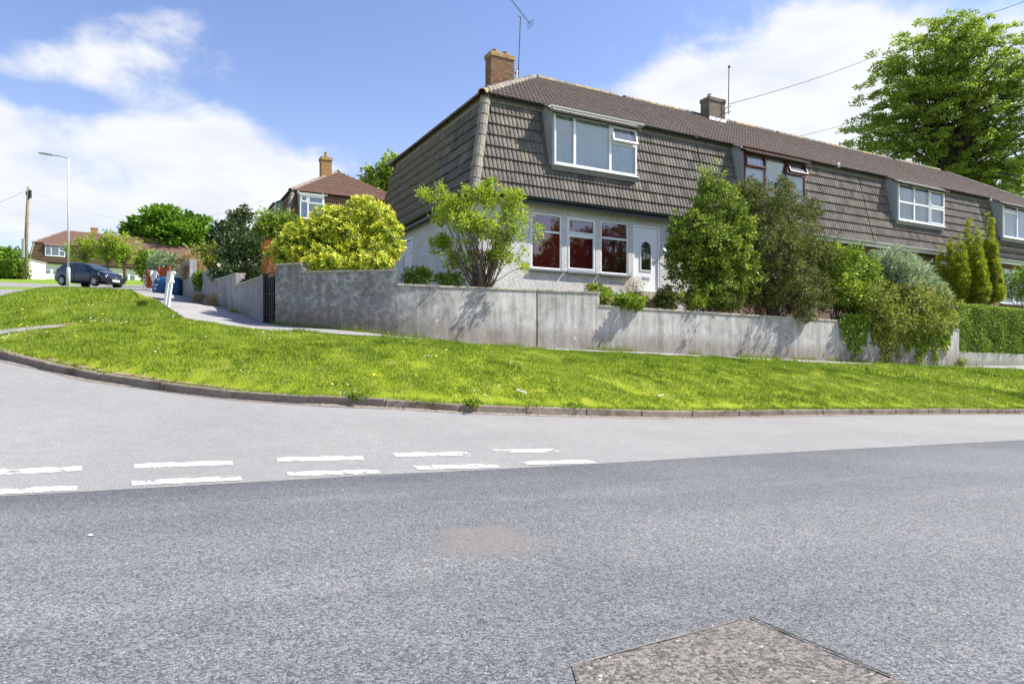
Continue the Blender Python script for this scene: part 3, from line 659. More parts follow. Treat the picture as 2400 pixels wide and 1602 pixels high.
# ---------------------------------------------------------------- houses
ANG = math.atan2(U.y, U.x)
def _ray(x, y): return Vector(((x-CX)/F, 1, (HY-y)/F))
def ray_v(x, y, v, O=None, ux=None):
    O = O or H0; ux = ux or U; vx = Vector((-ux.y, ux.x, 0)); d = _ray(x, y); h = Vector((O.x, O.y, 0)); t = (v + h.dot(vx))/Vector((d.x, d.y, 0)).dot(vx); p = d*t
    return (Vector((p.x, p.y, 0))-h).dot(ux), p.z - O.z
def ray_u(x, y, u, O=None):
    O = O or H0; d = _ray(x, y); h = Vector((O.x, O.y, 0)); t = (u + h.dot(U))/Vector((d.x, d.y, 0)).dot(U); p = d*t
    return (Vector((p.x, p.y, 0))-h).dot(V), p.z - O.z
ZG, ZT, IN = 3.05, 6.07, .74          # gutter, mansard top, how far the mansard leans in
PITCH = .667
def my(z): return (z-ZG)/(ZT-ZG)*IN
TW = .27; ROW = .355
def tile_mesh(name, mat):
    prof = []
    for k in (0, 1): prof += [(k*.135+a, b) for a, b in ((0, 0), (.014, .020), (.045, .029), (.085, .029), (.112, .018), (.121, 0))]
    prof.append((.27, 0)); n = len(prof); L = .41; vs = []
    vs += [(x, 0, z+.046) for x, z in prof] + [(x, L, z*.7) for x, z in prof] + [(x, .004, z*.6+.006) for x, z in prof]
    fs = [(i, i+1, n+i+1, n+i) for i in range(n-1)] + [(2*n+i, 2*n+i+1, i+1, i) for i in range(n-1)]
    me = MB().add(vs, fs).mesh(name, mat); return me
T_GREY = tile_mesh('hung_tile', M['mtile']); T_RED = tile_mesh('hung_tile_red', M['mtile_red'])
def half_round(name, mat, L=.42, r=.13):
    vs = []; n = 7
    for y in (0, L):
        rr = r*(1.06 if y == 0 else .97)
        vs += [(rr*math.cos(math.pi*j/(n-1)), y, rr*math.sin(math.pi*j/(n-1))-.03) for j in range(n)]
    vs += [((r-.018)*math.cos(math.pi*j/(n-1)), 0, (r-.018)*math.sin(math.pi*j/(n-1))-.03) for j in range(n)]
    return MB().add(vs, [(j, j+1, n+j+1, n+j) for j in range(n-1)] + [(2*n+j, 2*n+j+1, j+1, j) for j in range(n-1)]).mesh(name, mat)
R_RIDGE = half_round('ridge_tile', M['ridge']); R_LICH = half_round('ridge_tile_lichen', M['ridgelichen']); R_HIP = half_round('hip_tile', M['hip'], .40, .15); R_HIP2 = half_round('roof_hip_tile', M['ridge'], .42, .145)
R_RED = half_round('ridge_tile_red', M['mtile_red'])
def basis(x, y, z, o):
    m = Matrix((Vector(x).normalized(), Vector(y).normalized(), Vector(z).normalized())).transposed().to_4x4(); m.translation = Vector(o); return m
def run_of(me, name, a, b, step, parent, me2=None, p2=0, up=Vector((0, 0, 1))):
    a, b = Vector(a), Vector(b); y = (b-a).normalized(); x = y.cross(up).normalized(); z = x.cross(y); n = int((b-a).length/step)
    for i in range(n):
        m = me2 if me2 and random.random() < p2 else me
        link(name, m, parent, basis(x, y, z, a + y*(i*step)) @ Matrix.Rotation(random.uniform(-.02, .02), 4, 'X'))
def courses(name, mat, parent, org, ax, up, nrm, length, lfun, gauge, roll=.15, amp=.032, skip=None):
    """joined courses of rolled roof tiles on a plane: org + ax*s + up*t"""
    org, ax, up, nrm = (Vector(q) for q in (org, ax, up, nrm)); V_ = []; F_ = []; k = 0; n = int(round(length/gauge))
    pr = [(0, 0), (.16, .75), (.38, 1), (.62, .75), (.80, 0)]
    for c in range(n):
        t0, t1 = c*gauge, (c+1)*gauge + .05
        for lo, hi in lfun((t0+t1)/2):
            if hi-lo < .1: continue
            off = roll/2*(c % 2) * 0
            cnt = int((hi-lo)/roll); ss = []; hh = []
            for i in range(cnt+1):
                for a, b in pr:
                    s_ = lo + (i+a)*roll + off
                    if s_ <= hi: ss.append(s_); hh.append(b*amp)
            m = len(ss); dz = random.uniform(-.003, .003)
            for row, (t, lift) in enumerate(((t0, .052), (t1, .004), (t0+.003, .010))):
                for s_, h in zip(ss, hh): V_.append(tuple(org + ax*s_ + up*t + nrm*(h*(.55 if row == 2 else 1) + lift + dz)))
            for i in range(m-1):
                F_.append((k+i, k+i+1, k+m+i+1, k+m+i)); F_.append((k+2*m+i, k+2*m+i+1, k+i+1, k+i))
            k += 3*m
    return link(name, np_mesh(name, np.array(V_), np.array(F_), mat), parent, kind='stuff')
def raw_mesh(name, mb, mat):
    me = bpy.data.meshes.new(name); me.from_pydata(mb.v, [], mb.f); me.materials.append(mat); return me
def window(parent, Mx, w, h, lights, mat, bar=.045, fill='curtain', sill=None, depth=.06, fillmat=None, name='window'):
    """lights: (x0, x1, z0, z1 fractions, open angle, sash). Built in the plane y=0 with -y outside"""
    fr = MB(); b = bar
    fr.box((-.0, -depth/2, 0), (b, depth/2, h)); fr.box((w-b, -depth/2, 0), (w, depth/2, h)); fr.box((b, -depth/2, 0), (w-b, depth/2, b*1.15)); fr.box((b, -depth/2, h-b), (w-b, depth/2, h))
    xs = sorted({l[1] for l in lights if l[1] < .999})
    for x in xs: fr.box((x*w-b*.75, -depth/2+.004, b*1.15+.001), (x*w+b*.75, depth/2-.004, h-b-.001))
    for l in lights:
        if l[2] > .001:
            fr.box((max(b, l[0]*w+b*.75)+.001, -depth/2+.008, l[2]*h-b*.6), (min(w-b, l[1]*w-b*.75)-.001, depth/2-.008, l[2]*h+b*.6))
    o = fr.build(name, mat, parent, M=Mx, bevel=.004)
    for x0, x1, z0, z1, ang, sash in lights:
        a0, a1 = (x0*w + (b if x0 < .001 else b*.75)), (x1*w - (b if x1 > .999 else b*.75)); c0, c1 = (z0*h + (b*1.15 if z0 < .001 else b*.6)), (z1*h - (b if z1 > .999 else b*.6))
        T = Matrix.Translation((0, -depth/2, c1)) @ Matrix.Rotation(-ang, 4, 'X') @ Matrix.Translation((0, depth/2, -c1)) if ang else Matrix()
        if sash:
            e = .05; s = MB(); y0, y1 = -depth/2-.018, depth/2-.01
            if ang: a0 -= .02; a1 += .02; c0 -= .02
            s.box((a0, y0, c0), (a0+e, y1, c1)); s.box((a1-e, y0, c0), (a1, y1, c1)); s.box((a0+e, y0, c0), (a1-e, y1, c0+e)); s.box((a0+e, y0, c1-e), (a1-e, y1, c1))
            so_ = s.build('sash', mat, o, bevel=.004); so_.matrix_basis = T
            a0 += e; a1 -= e; c0 += e; c1 -= e
        pn = MB().add([(a0-.01, -.012, c0-.01), (a1+.01, -.012, c0-.01), (a1+.01, -.012, c1+.01), (a0-.01, -.012, c1+.01)], [(0, 1, 2, 3)], ); pn = link('pane', raw_mesh('pane', pn, M['glass']), o); pn.matrix_basis = T
    if fill == 'blind':
        n = int(w/.085); bl = MB(); vs = []
        for i in range(n+1):
            x = .02 + (w-.04)*i/n; vs += [(x, .06 + (.02 if i % 2 else -.012), .02), (x, .06 + (.02 if i % 2 else -.012), h-.02)]
        bl.add(vs, [(2*i, 2*i+2, 2*i+3, 2*i+1) for i in range(n)]); bl.build('blind', fillmat or M['redblind'], o)
        MB().box((.01, .14, .01), (w-.01, .16, h-.01)).build('dark_room_sheet', M['dark'], o)  # added dark sheet closing the window, stands for the unlit room
    else:
        n = int(w/.05); bl = MB(); vs = []
        for i in range(n+1):
            x = .01 + (w-.02)*i/n; yy = .075 + .022*math.sin(i*1.1) + .02*math.sin(i*.31); vs += [(x, yy, .01), (x, yy, h-.01)]
        bl.add(vs, [(2*i, 2*i+2, 2*i+3, 2*i+1) for i in range(n)]); bl.build('curtain', fillmat or M['curtain'], o)
    if sill: MB().box((-.05, -.14, -.07), (w+.05, .02, -.004)).build('sill', sill, o, bevel=.006)
    return o
def wall_with(mb, x0, x1, z0, z1, y0, y1, holes):
    xs = sorted({x0, x1, *[a for h in holes for a in h[:2]]}); zs = sorted({z0, z1, *[a for h in holes for a in h[2:4]]})
    for a, b in zip(xs, xs[1:]):
        run = None
        for c, d in list(zip(zs, zs[1:])) + [(None, None)]:
            solid = c is not None and not any(h[0] <= (a+b)/2 <= h[1] and h[2] <= (c+d)/2 <= h[3] for h in holes)
            if solid: run = (run[0], d) if run else (c, d)
            elif run: mb.box((a, y0, run[0]), (b, y1, run[1])); run = None
def TR(x, y, z): return Matrix.Translation((x, y, z))
def gutter(parent, x0, x1, y, z, mat, r=.062, name='gutter', joints=()):
    n = 8; prof = [(y - r*math.cos(math.pi*j/n), z - r*math.sin(math.pi*j/n)) for j in range(n+1)] + [(y + (r-.012)*math.cos(math.pi*j/n), z - (r-.012)*math.sin(math.pi*j/n)) for j in range(n+1)]
    o = MB().prism(prof, 0, x0, x1).build(name, mat, parent)
    for j in joints:
        pr = [(y - (r+.007)*math.cos(math.pi*k/n), z+.006 - (r+.007)*math.sin(math.pi*k/n)) for k in range(n+1)]
        MB().prism(pr, 0, j-.03, j+.03).build('gutter_joint', mat, o)
    return o
def terrace_house(name, label, O, ang, Wd, Dp, left, right, dormer, wallmat, gutmat, holes, tile=T_GREY, rmat='rtile', ntiles=300, group=None, stuff_all=False, side_tiles=95, ridge=(R_RIDGE, R_LICH, .75), rdormer=None):
    """one house of the row. left/right: hipped end there. dormer: (u0, u1, z0, z1)"""
    h = empty(name, O, ang, label=label, cat='house', group=group)
    a0 = 1 if left else 0; a1 = 1 if right else 0; wy = .28
    mb = MB(); wall_with(mb, wy*a0, Wd-wy*a1, -.9, 2.93, wy, wy+.2, holes)
    mb.build('wall', wallmat, h)
    MB().box((wy*a0, Dp-wy-.2, -.9), (Wd-wy*a1, Dp-wy, 2.93)).build('rear_wall', wallmat, h)
    x0, x1 = 0, Wd
    MB().box((0 if left else .0, -.005, 2.86), (Wd, .022, 3.02)).build('fascia', M['blackplastic'] if gutmat is M['blackplastic'] else M['upvc'], h)
    MB().box((wy*a0, .023, 2.935), (Wd, wy+.15, 2.965)).build('soffit', M['fascia'], h)
    gutter(h, -.02 if left else .003, Wd-.003, -.07, 3.03, gutmat, .074, joints=[x for x in np.arange(1.6, Wd, 1.25)])
    # mansard slab and its tiles
    off = .035
    mr = MB(); mr.add([(0, off, ZG-.02), (Wd, off, ZG-.02), (Wd-IN*a1, IN+off, ZT), (IN*a0, IN+off, ZT)], [(0, 1, 2, 3)])
    if left: mr.add([(off, Dp, ZG-.02), (off, 0, ZG-.02), (IN+off, IN, ZT), (IN+off, Dp-IN, ZT)], [(0, 1, 2, 3)])
    mr.add([(Wd, Dp-off, ZG-.02), (0, Dp-off, ZG-.02), (IN*a0, Dp-IN-off, ZT), (Wd-IN*a1, Dp-IN-off, ZT)], [(0, 1, 2, 3)])
    if right: mr.add([(Wd-off, 0, ZG-.02), (Wd-off, Dp, ZG-.02), (Wd-IN-off, Dp-IN, ZT), (Wd-IN-off, IN, ZT)], [(0, 1, 2, 3)])
    ms = mr.build('mansard', tile.materials[0], h)
    sl_ = Vector((0, IN, ZT-ZG)).normalized(); nn = Vector((0, -(ZT-ZG), IN)).normalized()
    spots = []
    for r in range(8):
        t = r*ROW - .02; z = ZG + t*sl_.z; y = t*sl_.y + off; L = (my(z+.17)+.05)*a0; Rr = Wd - (my(z+.17)+.05)*a1
        x = 0.0
        while x < Wd:
            c = x + TW/2
            if c > L + .02 and c < Rr - .02 and not (dormer and dormer[0]-.04 < c < dormer[1]+.04 and z + .30 > dormer[2]-.06):
                spots.append(basis((1, 0, 0), sl_, nn, (x, y, z)) @ Matrix.Rotation(random.uniform(-.006, .006), 4, 'Z'))
            x += TW
    side = []
    if left:
        sl2 = Vector((IN, 0, ZT-ZG)).normalized(); n2 = Vector((-(ZT-ZG), 0, IN)).normalized()
        for r in range(8):
            t = r*ROW - .02; z = ZG + t*sl2.z; x = t*sl2.x + off; lo = my(z+.17)+.05; y = Dp
            while y > 0:
                c = y - TW/2
                if lo + .02 < c < Dp - lo - .02: side.append(basis((0, -1, 0), sl2, n2, (x, y, z)))
                y -= TW
        side.sort(key=lambda m: m.translation.y)
    if right:
        sl2 = Vector((-IN, 0, ZT-ZG)).normalized(); n2 = Vector(((ZT-ZG), 0, IN)).normalized()
        for r in range(8):
            t = r*ROW - .02; z = ZG + t*sl2.z; x = Wd + t*sl2.x - off; lo = my(z+.17)+.05; y = 0
            while y < Dp:
                c = y + TW/2
                if lo + .02 < c < Dp - lo - .02 and not (rdormer and rdormer[0]-.04 < c < rdormer[1]+.04 and z+.30 > rdormer[2]-.06): side.append(basis((0, 1, 0), sl2, n2, (x, y, z)))
                y += TW
    one = ([] if stuff_all else spots[:ntiles]) + ([] if stuff_all else side[:side_tiles])
    rest = [m for m in spots + side if not any(m is q for q in one)]
    for m in one: link('tile', tile, ms, m)
    if rest:
        tv = np.array([v.co[:] for v in tile.vertices]); tf = np.array([p.vertices[:] for p in tile.polygons]); VV = []; FF = []
        for i, m in enumerate(rest):
            A = np.array(m); VV.append(tv @ A[:3, :3].T + A[:3, 3]); FF.append(tf + i*len(tv))
        link('tiling', np_mesh('tiling', np.concatenate(VV), np.concatenate(FF), tile.materials[0]), ms, kind='stuff')
    # board under the upper eaves
    z0 = ZG + 8*ROW*sl_.z
    spans = [((my(z0)+.02)*a0, Wd-(my(z0)+.02)*a1)]
    if dormer: spans = [(spans[0][0], dormer[0]-.02), (dormer[1]+.02, spans[0][1])]
    for s0, s1 in spans: MB().prism([(my(z0)-.02, z0-.03), (my(z0)+.08, z0-.03), (IN+.08, ZT), (IN-.035, ZT)], 0, s0, s1).build('eaves_board', M['fascia'], h)
    if left: MB().prism([(my(z0)-.02, z0-.03), (my(z0)+.08, z0-.03), (IN+.08, ZT), (IN-.035, ZT)], 1, my(z0)+.3, Dp-my(z0)-.3).build('eaves_board', M['fascia'], h)
    if left: run_of(R_HIP, 'hip_tile', (0.0, 0.0, ZG-.03), (IN, IN, ZT-.02), .345, ms, up=Vector((-1, -1, .3)))
    if right: run_of(R_HIP, 'hip_tile', (Wd, 0.0, ZG-.03), (Wd-IN, IN, ZT-.02), .345, ms, up=Vector((1, -1, .3)))
    # upper roof
    hd = Dp/2; rise = (hd-IN)*PITCH; zr = ZT + rise; hl = hd if left else 0; hr = Wd - (hd if right else 0)
    ov = .22                                       # eaves overhang
    up = Vector((0, 1, PITCH)).normalized(); nr = Vector((0, -PITCH, 1)).normalized(); k = up.y
    rf = MB(); e = IN-ov; ze = ZT - ov*PITCH; exl = e*a0; exr = Wd - e*a1
    d_ = .012
    rf.add([(exl, e, ze-d_), (exr, e, ze-d_), (hr, hd, zr-d_), (hl, hd, zr-d_)], [(0, 1, 2, 3)])
    rf.add([(exr, Dp-e, ze-d_), (exl, Dp-e, ze-d_), (hl, hd, zr-d_), (hr, hd, zr-d_)], [(0, 1, 2, 3)])
    if left: rf.add([(exl, Dp-e, ze-d_), (exl, e, ze-d_), (hl, hd, zr-d_)], [(0, 1, 2)])
    if right: rf.add([(exr, e, ze-d_), (exr, Dp-e, ze-d_), (hr, hd, zr-d_)], [(0, 1, 2)])
    rf.add([(exl, e+.02, ze-.06), (exr, e+.02, ze-.06), (exr, IN+.1, ZT-.02), (exl, IN+.1, ZT-.02)], [(0, 1, 2, 3)])
    if dormer: rf.add([(dormer[0]-.06, -.06, ZT-(IN+.06)*PITCH-d_-.01), (dormer[1]+.06, -.06, ZT-(IN+.06)*PITCH-d_-.01), (dormer[1]+.06, e, ze-d_-.01), (dormer[0]-.06, e, ze-d_-.01)], [(0, 1, 2, 3), (3, 2, 1, 0)])
    ro = rf.build('roof', M[rmat], h)
    ln = (hd-e)/k
    def lf(t): return [((e + t*k)*a0, Wd - (e+t*k)*a1)]
    courses('roof_tiling', M[rmat], ro, (0, e, ze), (1, 0, 0), up, nr, ln, lf, .33)
    if dormer:
        courses('dormer_tiling', M[rmat], ro, (0, -.06, ZT-(IN+.06)*PITCH), (1, 0, 0), up, nr, (e+.06)/k, lambda t: [(dormer[0]-.06, dormer[1]+.06)], (e+.06)/k/2)
    if left: courses('hip_end_tiling', M[rmat], ro, (e, Dp, ze), (0, -1, 0), Vector((1, 0, PITCH)).normalized(), Vector((-PITCH, 0, 1)).normalized(), ln, lambda t: [(e + t*k, Dp - (e+t*k))], .33)
    if right: courses('hip_end_tiling', M[rmat], ro, (Wd-e, 0, ze), (0, 1, 0), Vector((-1, 0, PITCH)).normalized(), Vector((PITCH, 0, 1)).normalized(), ln, lambda t: [(e + t*k, Dp - (e+t*k))], .33)
    run_of(ridge[0], 'ridge_tile', (hl+(.1 if left else 0), hd, zr-.01), (hr, hd, zr-.01), .40, ro, ridge[1], ridge[2])
    if left:
        run_of(R_HIP2, 'hip_tile', (e-.03, e-.03, ze), (hd, hd, zr-.01), .37, ro, R_LICH, .12); run_of(R_HIP2, 'hip_tile', (e, Dp-e, ze), (hd, hd, zr-.01), .38, ro)
    if right: run_of(R_HIP2, 'hip_tile', (Wd-e, e, ze), (hd + (Wd-2*hd), hd, zr-.01), .38, ro)
    return h, ms, ro
def dormer_box(h, u0, u1, z0, z1, yf, mat, lights, gut=None, fill='curtain', fillmat=None, apron=True, frame=None):
    th = .05; fm = frame or Matrix(); back = TR(-u0, -yf, -z0)
    d = window(h, fm @ TR(u0, yf, z0), u1-u0, z1-z0, lights, mat, .06, fill, None, .08, fillmat, 'dormer_window')
    for x in (u0-th, u1):
        MB().prism([(yf+.01, z0-.02), (my(z0)+.08, z0-.02), (IN+.05, ZT-.05), (IN-.1, ZT-.02), (yf+.01, z1+.06)], 0, x, x+th).build('cheek', M['cheek'], d, M=back)
    MB().box((u0-.001, yf+.16, z0), (u1+.001, yf+.17, z1)).build('lining', M['curtain'], d, M=back)
    MB().prism([(yf-.03, z0-.036), (yf+.06, z0-.036), (my(z0-.2)+.02, z0-.15), (my(z0-.2)-.045, z0-.15)], 0, u0-.05, u1+.05).build('apron', M['lead'], d, M=back)
    MB().box((u0-.04, yf-.085, z0-.035), (u1+.05, yf+.05, z0-.002)).build('sill', mat, d, bevel=.006, M=back)
    MB().box((u0-th, yf-.02, z1+.002), (u1+th, yf+.1, z1+.10)).build('fascia', mat, d, M=back)
    if gut: gutter(d, u0-.20, u1+.22, yf-.10, z1+.13, gut, .055, 'gutter').matrix_basis = back
    return d
# ---- end house
HW, HD = 8.68, 9.3
zs0 = ray_v(1243, 629, .33)[1]; zs1 = ray_v(1243, 497, .33)[1]
gw_ = [(ray_v(a, 560, .33)[0], ray_v(b, 560, .33)[0]) for a, b in ((1243, 1314.5), (1326.5, 1395), (1405.7, 1470.6))]
du0, du1 = ray_v(1481.8, 560, .33)[0], ray_v(1544.5, 560, .33)[0]; dz1 = ray_v(1482, 526, .33)[1]; dz0 = dz1 - 2.12
holes = [(a, b, zs0, zs1) for a, b in gw_] + [(du0, du1, dz0, dz1)]
YF = .12
d1u0, d1z0 = ray_v(1298, 384, YF); d1z1 = ray_v(1298, 262, YF)[1]; d1u1 = ray_v(1490.6, 330, YF)[0]
def Oh(k): q = H0 + U*(HW*k); return (q.x, q.y, q.z+EYE)
h1, ms1, ro1 = terrace_house('end_terrace_house', 'pebbledashed end house with brown tile-hung mansard, white dormer and red blinds', Oh(0), ANG, HW, HD, True, False, (d1u0-.05, d1u1+.05, d1z0, d1z1), M['pebble'], M['blackplastic'], holes, group='houses of the mansard terrace', ntiles=215, side_tiles=85)
dormer_box(h1, d1u0, d1u1, d1z0, d1z1, YF, M['upvc'], [(0, .235, 0, 1, 0, False), (.235, .665, 0, 1, 0, False), (.665, 1, 0, .62, 0, False), (.665, 1, .62, 1, R(14), True)], M['upvc'])
for i, (a, b) in enumerate(gw_):
    o = window(h1, TR(a, .33, zs0), b-a, zs1-zs0, [(0, 1, 0, .68, 0, i == 1), (0, 1, .68, 1, 0, i == 1)], M['upvc'], .05, 'blind', M['sill'], .07)
# front door
dw, dh = du1-du0, dz1-dz0
fr = MB().box((0, -.04, 0), (.06, .06, dh)).box((dw-.06, -.04, 0), (dw, .06, dh)).box((.06, -.04, dh-.06), (dw-.06, .06, dh))
dr = fr.build('door', M['upvc'], h1, M=TR(du0, .33, dz0))
a0, a1 = .065, dw-.065; cx = (a0+a1)/2; aw = .20; z_lo, z_hi = .72, 1.62
arch = [(cx-aw, z_lo), (cx+aw, z_lo)] + [(cx+aw*math.cos(math.pi*i/12), z_hi-aw+aw*math.sin(math.pi*i/12)) for i in range(13)]
# door leaf with an arched opening
bm = bmesh.new(); outer = [(a0, 0.0), (a1, 0.0), (a1, dh-.065), (a0, dh-.065)]
vo = [bm.verts.new((x, 0, z)) for x, z in outer]; vi = [bm.verts.new((x, 0, z)) for x, z in arch]
es = [bm.edges.new((vo[i], vo[(i+1) % 4])) for i in range(4)] + [bm.edges.new((vi[i], vi[(i+1) % len(vi)])) for i in range(len(vi))]
bmesh.ops.triangle_fill(bm, use_beauty=True, use_dissolve=False, edges=es)
for f in [f for f in bm.faces if (cx-aw*.9 < f.calc_center_median().x < cx+aw*.9 and z_lo+.02 < f.calc_center_median().z < z_hi-.05 and all(v in vi for v in f.verts))]: bm.faces.remove(f)
r_ = bmesh.ops.extrude_face_region(bm, geom=bm.faces[:])
for v in [e for e in r_['geom'] if isinstance(e, bmesh.types.BMVert)]: v.co.y += .045
bmesh.ops.recalc_face_normals(bm, faces=bm.faces[:]); me = bpy.data.meshes.new('leaf'); bm.to_mesh(me); bm.free(); me.materials.append(M['upvc']); link('leaf', me, dr)
am = [(cx+(x-cx)*1.16, (z-(z_lo+z_hi)/2)*1.07+(z_lo+z_hi)/2) for x, z in arch]; n = len(arch)
MB().add([(x, -.022, z) for x, z in arch] + [(x, -.022, z) for x, z in am] + [(x, .0, z) for x, z in am], [(i, (i+1) % n, n+(i+1) % n, n+i) for i in range(n)] + [(n+i, n+(i+1) % n, 2*n+(i+1) % n, 2*n+i) for i in range(n)]).build('moulding', M['upvc'], dr)
link('pane', raw_mesh('pane', MB().add([(x, .012, z) for x, z in arch], [list(range(n))]), M['glass']), dr)
M['frost'] = plain('frosted glass backing', (.26, .31, .30), .4, .4, 0, .5, 12)
MB().box((cx-aw-.02, .05, z_lo-.02), (cx+aw+.02, .055, z_hi+.02)).build('frosted_backing', M['frost'], dr)
MB().box((a1-.10, -.03, .95), (a1-.065, 0, 1.13)).tube([(a1-.08, -.05, 1.05), (a1-.20, -.055, 1.05)], .009, 6).build('handle', M['steel'], dr)
MB().box((cx-.15, -.012, .42), (cx+.15, 0, .50)).build('letterbox', M['steel'], dr)
MB().box((du0-.1, -.25, dz0-.25), (du1+.1, .27, dz0-.02)).build('doorstep', M['coping'], h1)
# white lamp and meter box beside the door
u, z = ray_v(1553, 588, .28)
MB().lathe([(.03, 0), (.09, .03), (.10, .07), (.06, .10), (.0, .105)], 12, TR(u, .28, z) @ Matrix.Rotation(R(90), 4, 'X')).build('wall_lamp', M['upvc'], h1, True)
u0_, z0_ = ray_v(1571, 690, .28); u1_, z1_ = ray_v(1592, 667, .28)
MB().box((u0_, .22, z0_), (u1_, .279, z1_)).build('meter_box', M['upvc'], h1, bevel=.01)
# side wall with its window
v0, z0s = ray_u(967, 646, .28); v1, z1s = ray_u(943, 560, .28); z0s = zs0; z1s = zs1
sw = MB(); 
def swall(mb, y0, y1, z0, z1): mb.box((.28, y0, z0), (.48, y1, z1))
swall(sw, .48, v0, -.9, 2.93); swall(sw, v1, HD-.48, -.9, 2.93); swall(sw, v0, v1, -.9, z0s); swall(sw, v0, v1, z1s, 2.93)
sw.build('side_wall', M['pebble'], h1)
RL = Matrix(((0, 1, 0, 0), (-1, 0, 0, 0), (0, 0, 1, 0), (0, 0, 0, 1)))
window(h1, TR(.33, v1, z0s) @ RL, v1-v0, z1s-z0s, [(0, 1, 0, .68, 0, False), (0, 1, .68, 1, 0, True)], M['upvc'], .05, 'curtain', M['sill'], .07, M['dark'])  # fill here is a near-black sheet, the room's shade as colour
gutter(h1, 0, HD+.02, -.07, 3.03, M['blackplastic'], joints=[1.3, 2.6, 3.9, 5.2, 6.5, 7.8], name='side_gutter').matrix_basis = Matrix(((0, 1, 0, 0), (-1, 0, 0, HD), (0, 0, 1, 0), (0, 0, 0, 1)))
MB().box((-.005, .03, 2.86), (.022, HD, 3.02)).build('fascia', M['blackplastic'], h1); MB().box((.023, .03, 2.935), (.43, HD, 2.965)).build('soffit', M['fascia'], h1)
MB().tube([(HW-.12, .235, 2.9), (HW-.12, .235, -.2)], .034, 8).build('downpipe', M['blackplastic'], h1)
# ---- chimneys
def brick_chimney(h, u, v, z0, z1):
    e = MB().box((u+.012, v+.012, z0), (u+.878, v+.428, z1)).build('chimney', M['mortar'], h)
    bmn = MB().box((0, 0, 0), (.215, .1025, .065)).mesh('brick', M['brick'], False, .004)
    n = int((z1-z0)/.075); Rz = Matrix(((0, -1, 0, 0), (1, 0, 0, 0), (0, 0, 1, 0), (0, 0, 0, 1)))
    for c in range(n):
        z = z0 + c*.075
        if c % 2 == 0:
            P_ = [(x, y, 0) for x in (0, .225, .45, .675) for y in (0, .3375)] + [(.1025, .1125, 1), (.89, .1125, 1)]
        else:
            P_ = [(x+.1125, y, 0) for x in (0, .225, .45) for y in (0, .3375)] + [(x, y, 1) for x in (.1025, .89) for y in (0, .225)]
        for x, y, r in P_:
            m = TR(u+x+random.uniform(-.002, .002), v+y+random.uniform(-.002, .002), z); link('brick', bmn, e, m @ Rz if r else m)
    MB().box((u-.03, v-.03, z1), (u+.92, v+.47, z1+.15)).build('cap', M['capbrick'], e, bevel=.012)
    MB().add([(u-.02, v-.02, z1+.151), (u+.91, v-.02, z1+.151), (u+.91, v+.46, z1+.151), (u-.02, v+.46, z1+.151), (u+.15, v+.12, z1+.23), (u+.74, v+.12, z1+.23), (u+.74, v+.32, z1+.23), (u+.15, v+.32, z1+.23)],
             [(0, 1, 5, 4), (1, 2, 6, 5), (2, 3, 7, 6), (3, 0, 4, 7), (4, 5, 6, 7)]).build('flaunching', M['capbrick'], e)
    for x in (.24, .64): MB().lathe([(.11, z1+.2), (.12, z1+.25), (.105, z1+.26), (.11, z1+.30), (.08, z1+.30)], 12, TR(u+x, v+.22, 0)).build('chimney_pot', M['ridgelichen'], e)
    return e
cu = 2.36; cv = 3.6; zt = ray_v(1151, 128, cv)[1]
ch1 = brick_chimney(h1, ray_v(1151, 130, cv)[0], cv, 6.9, zt - .02)
cu1 = ray_v(1151, 130, cv)[0]
cu2, _ = ray_v(1662.5, 250, 4.0); cz2 = ray_v(1662.5, 233, 4.0)[1]
ch2 = None
h2 = None
# ---- neighbours
def neighbour(k, name, label, px, mat, lights, gutm, dgut, wallm, stuff_all=False, right=False, fillmat=None):
    u0, z0 = ray_v(*px[0], YF); z1 = ray_v(*px[1], YF)[1]; u1 = ray_v(*px[2], YF)[0]; u0 -= HW*k; u1 -= HW*k
    z0, z1 = d1z0 + .0, d1z1
    hl_ = [(1.2, 3.4, zs0, zs1), (5.0, 6.2, zs0, zs1)]
    h, ms, ro = terrace_house(name, label, Oh(k), ANG, HW, HD, False, right, (u0-.05, u1+.05, z0, z1), wallm, gutm, hl_, group='houses of the mansard terrace', ntiles=300, stuff_all=stuff_all, ridge=(R_RIDGE, R_LICH, .35))
    dormer_box(h, u0, u1, z0, z1, YF, mat, lights, dgut, fillmat=fillmat)
    for a, b, c, d in hl_: window(h, TR(a, .33, c), b-a, d-c, [(0, .5, 0, 1, 0, False), (.5, 1, 0, 1, 0, True)], M['upvc'], .05, 'curtain', M['sill'], .07)
    return h
h2 = neighbour(1, 'mid_terrace_house', 'middle house of the terrace with maroon framed dormer window', ((1743.7, 460), (1743.7, 352), (1885.7, 400)), M['maroon'],
               [(0, .33, 0, .66, 0, False), (0, .33, .66, 1, R(6), True), (.33, .67, 0, 1, 0, False), (.67, 1, 0, .66, 0, False), (.67, 1, .66, 1, R(22), True)], M['greyplastic'], M['maroon'], M['brickbrown'])
h3 = neighbour(2, 'mid_terrace_house', 'middle house of the terrace with white six-pane dormer window', ((2104.5, 518), (2104.5, 424), (2211.6, 480)), M['upvc'],
               [(0, .33, 0, .5, 0, False), (0, .33, .5, 1, 0, False), (.33, .66, 0, .5, 0, False), (.33, .66, .5, 1, 0, False), (.66, 1, 0, .5, 0, True), (.66, 1, .5, 1, 0, True)], M['upvc'], None, M['brickbrown'])
h4 = neighbour(3, 'end_terrace_house', 'far end house of the terrace with pale curtain in its dormer', ((2350, 556), (2350, 471), (2440, 500)), M['upvc'],
               [(0, .35, 0, .78, 0, False), (0, .35, .78, 1, 0, False), (.35, 1, 0, 1, 0, False)], M['greyplastic'], None, M['brickbrown'], True, True)
u = cu2 - HW
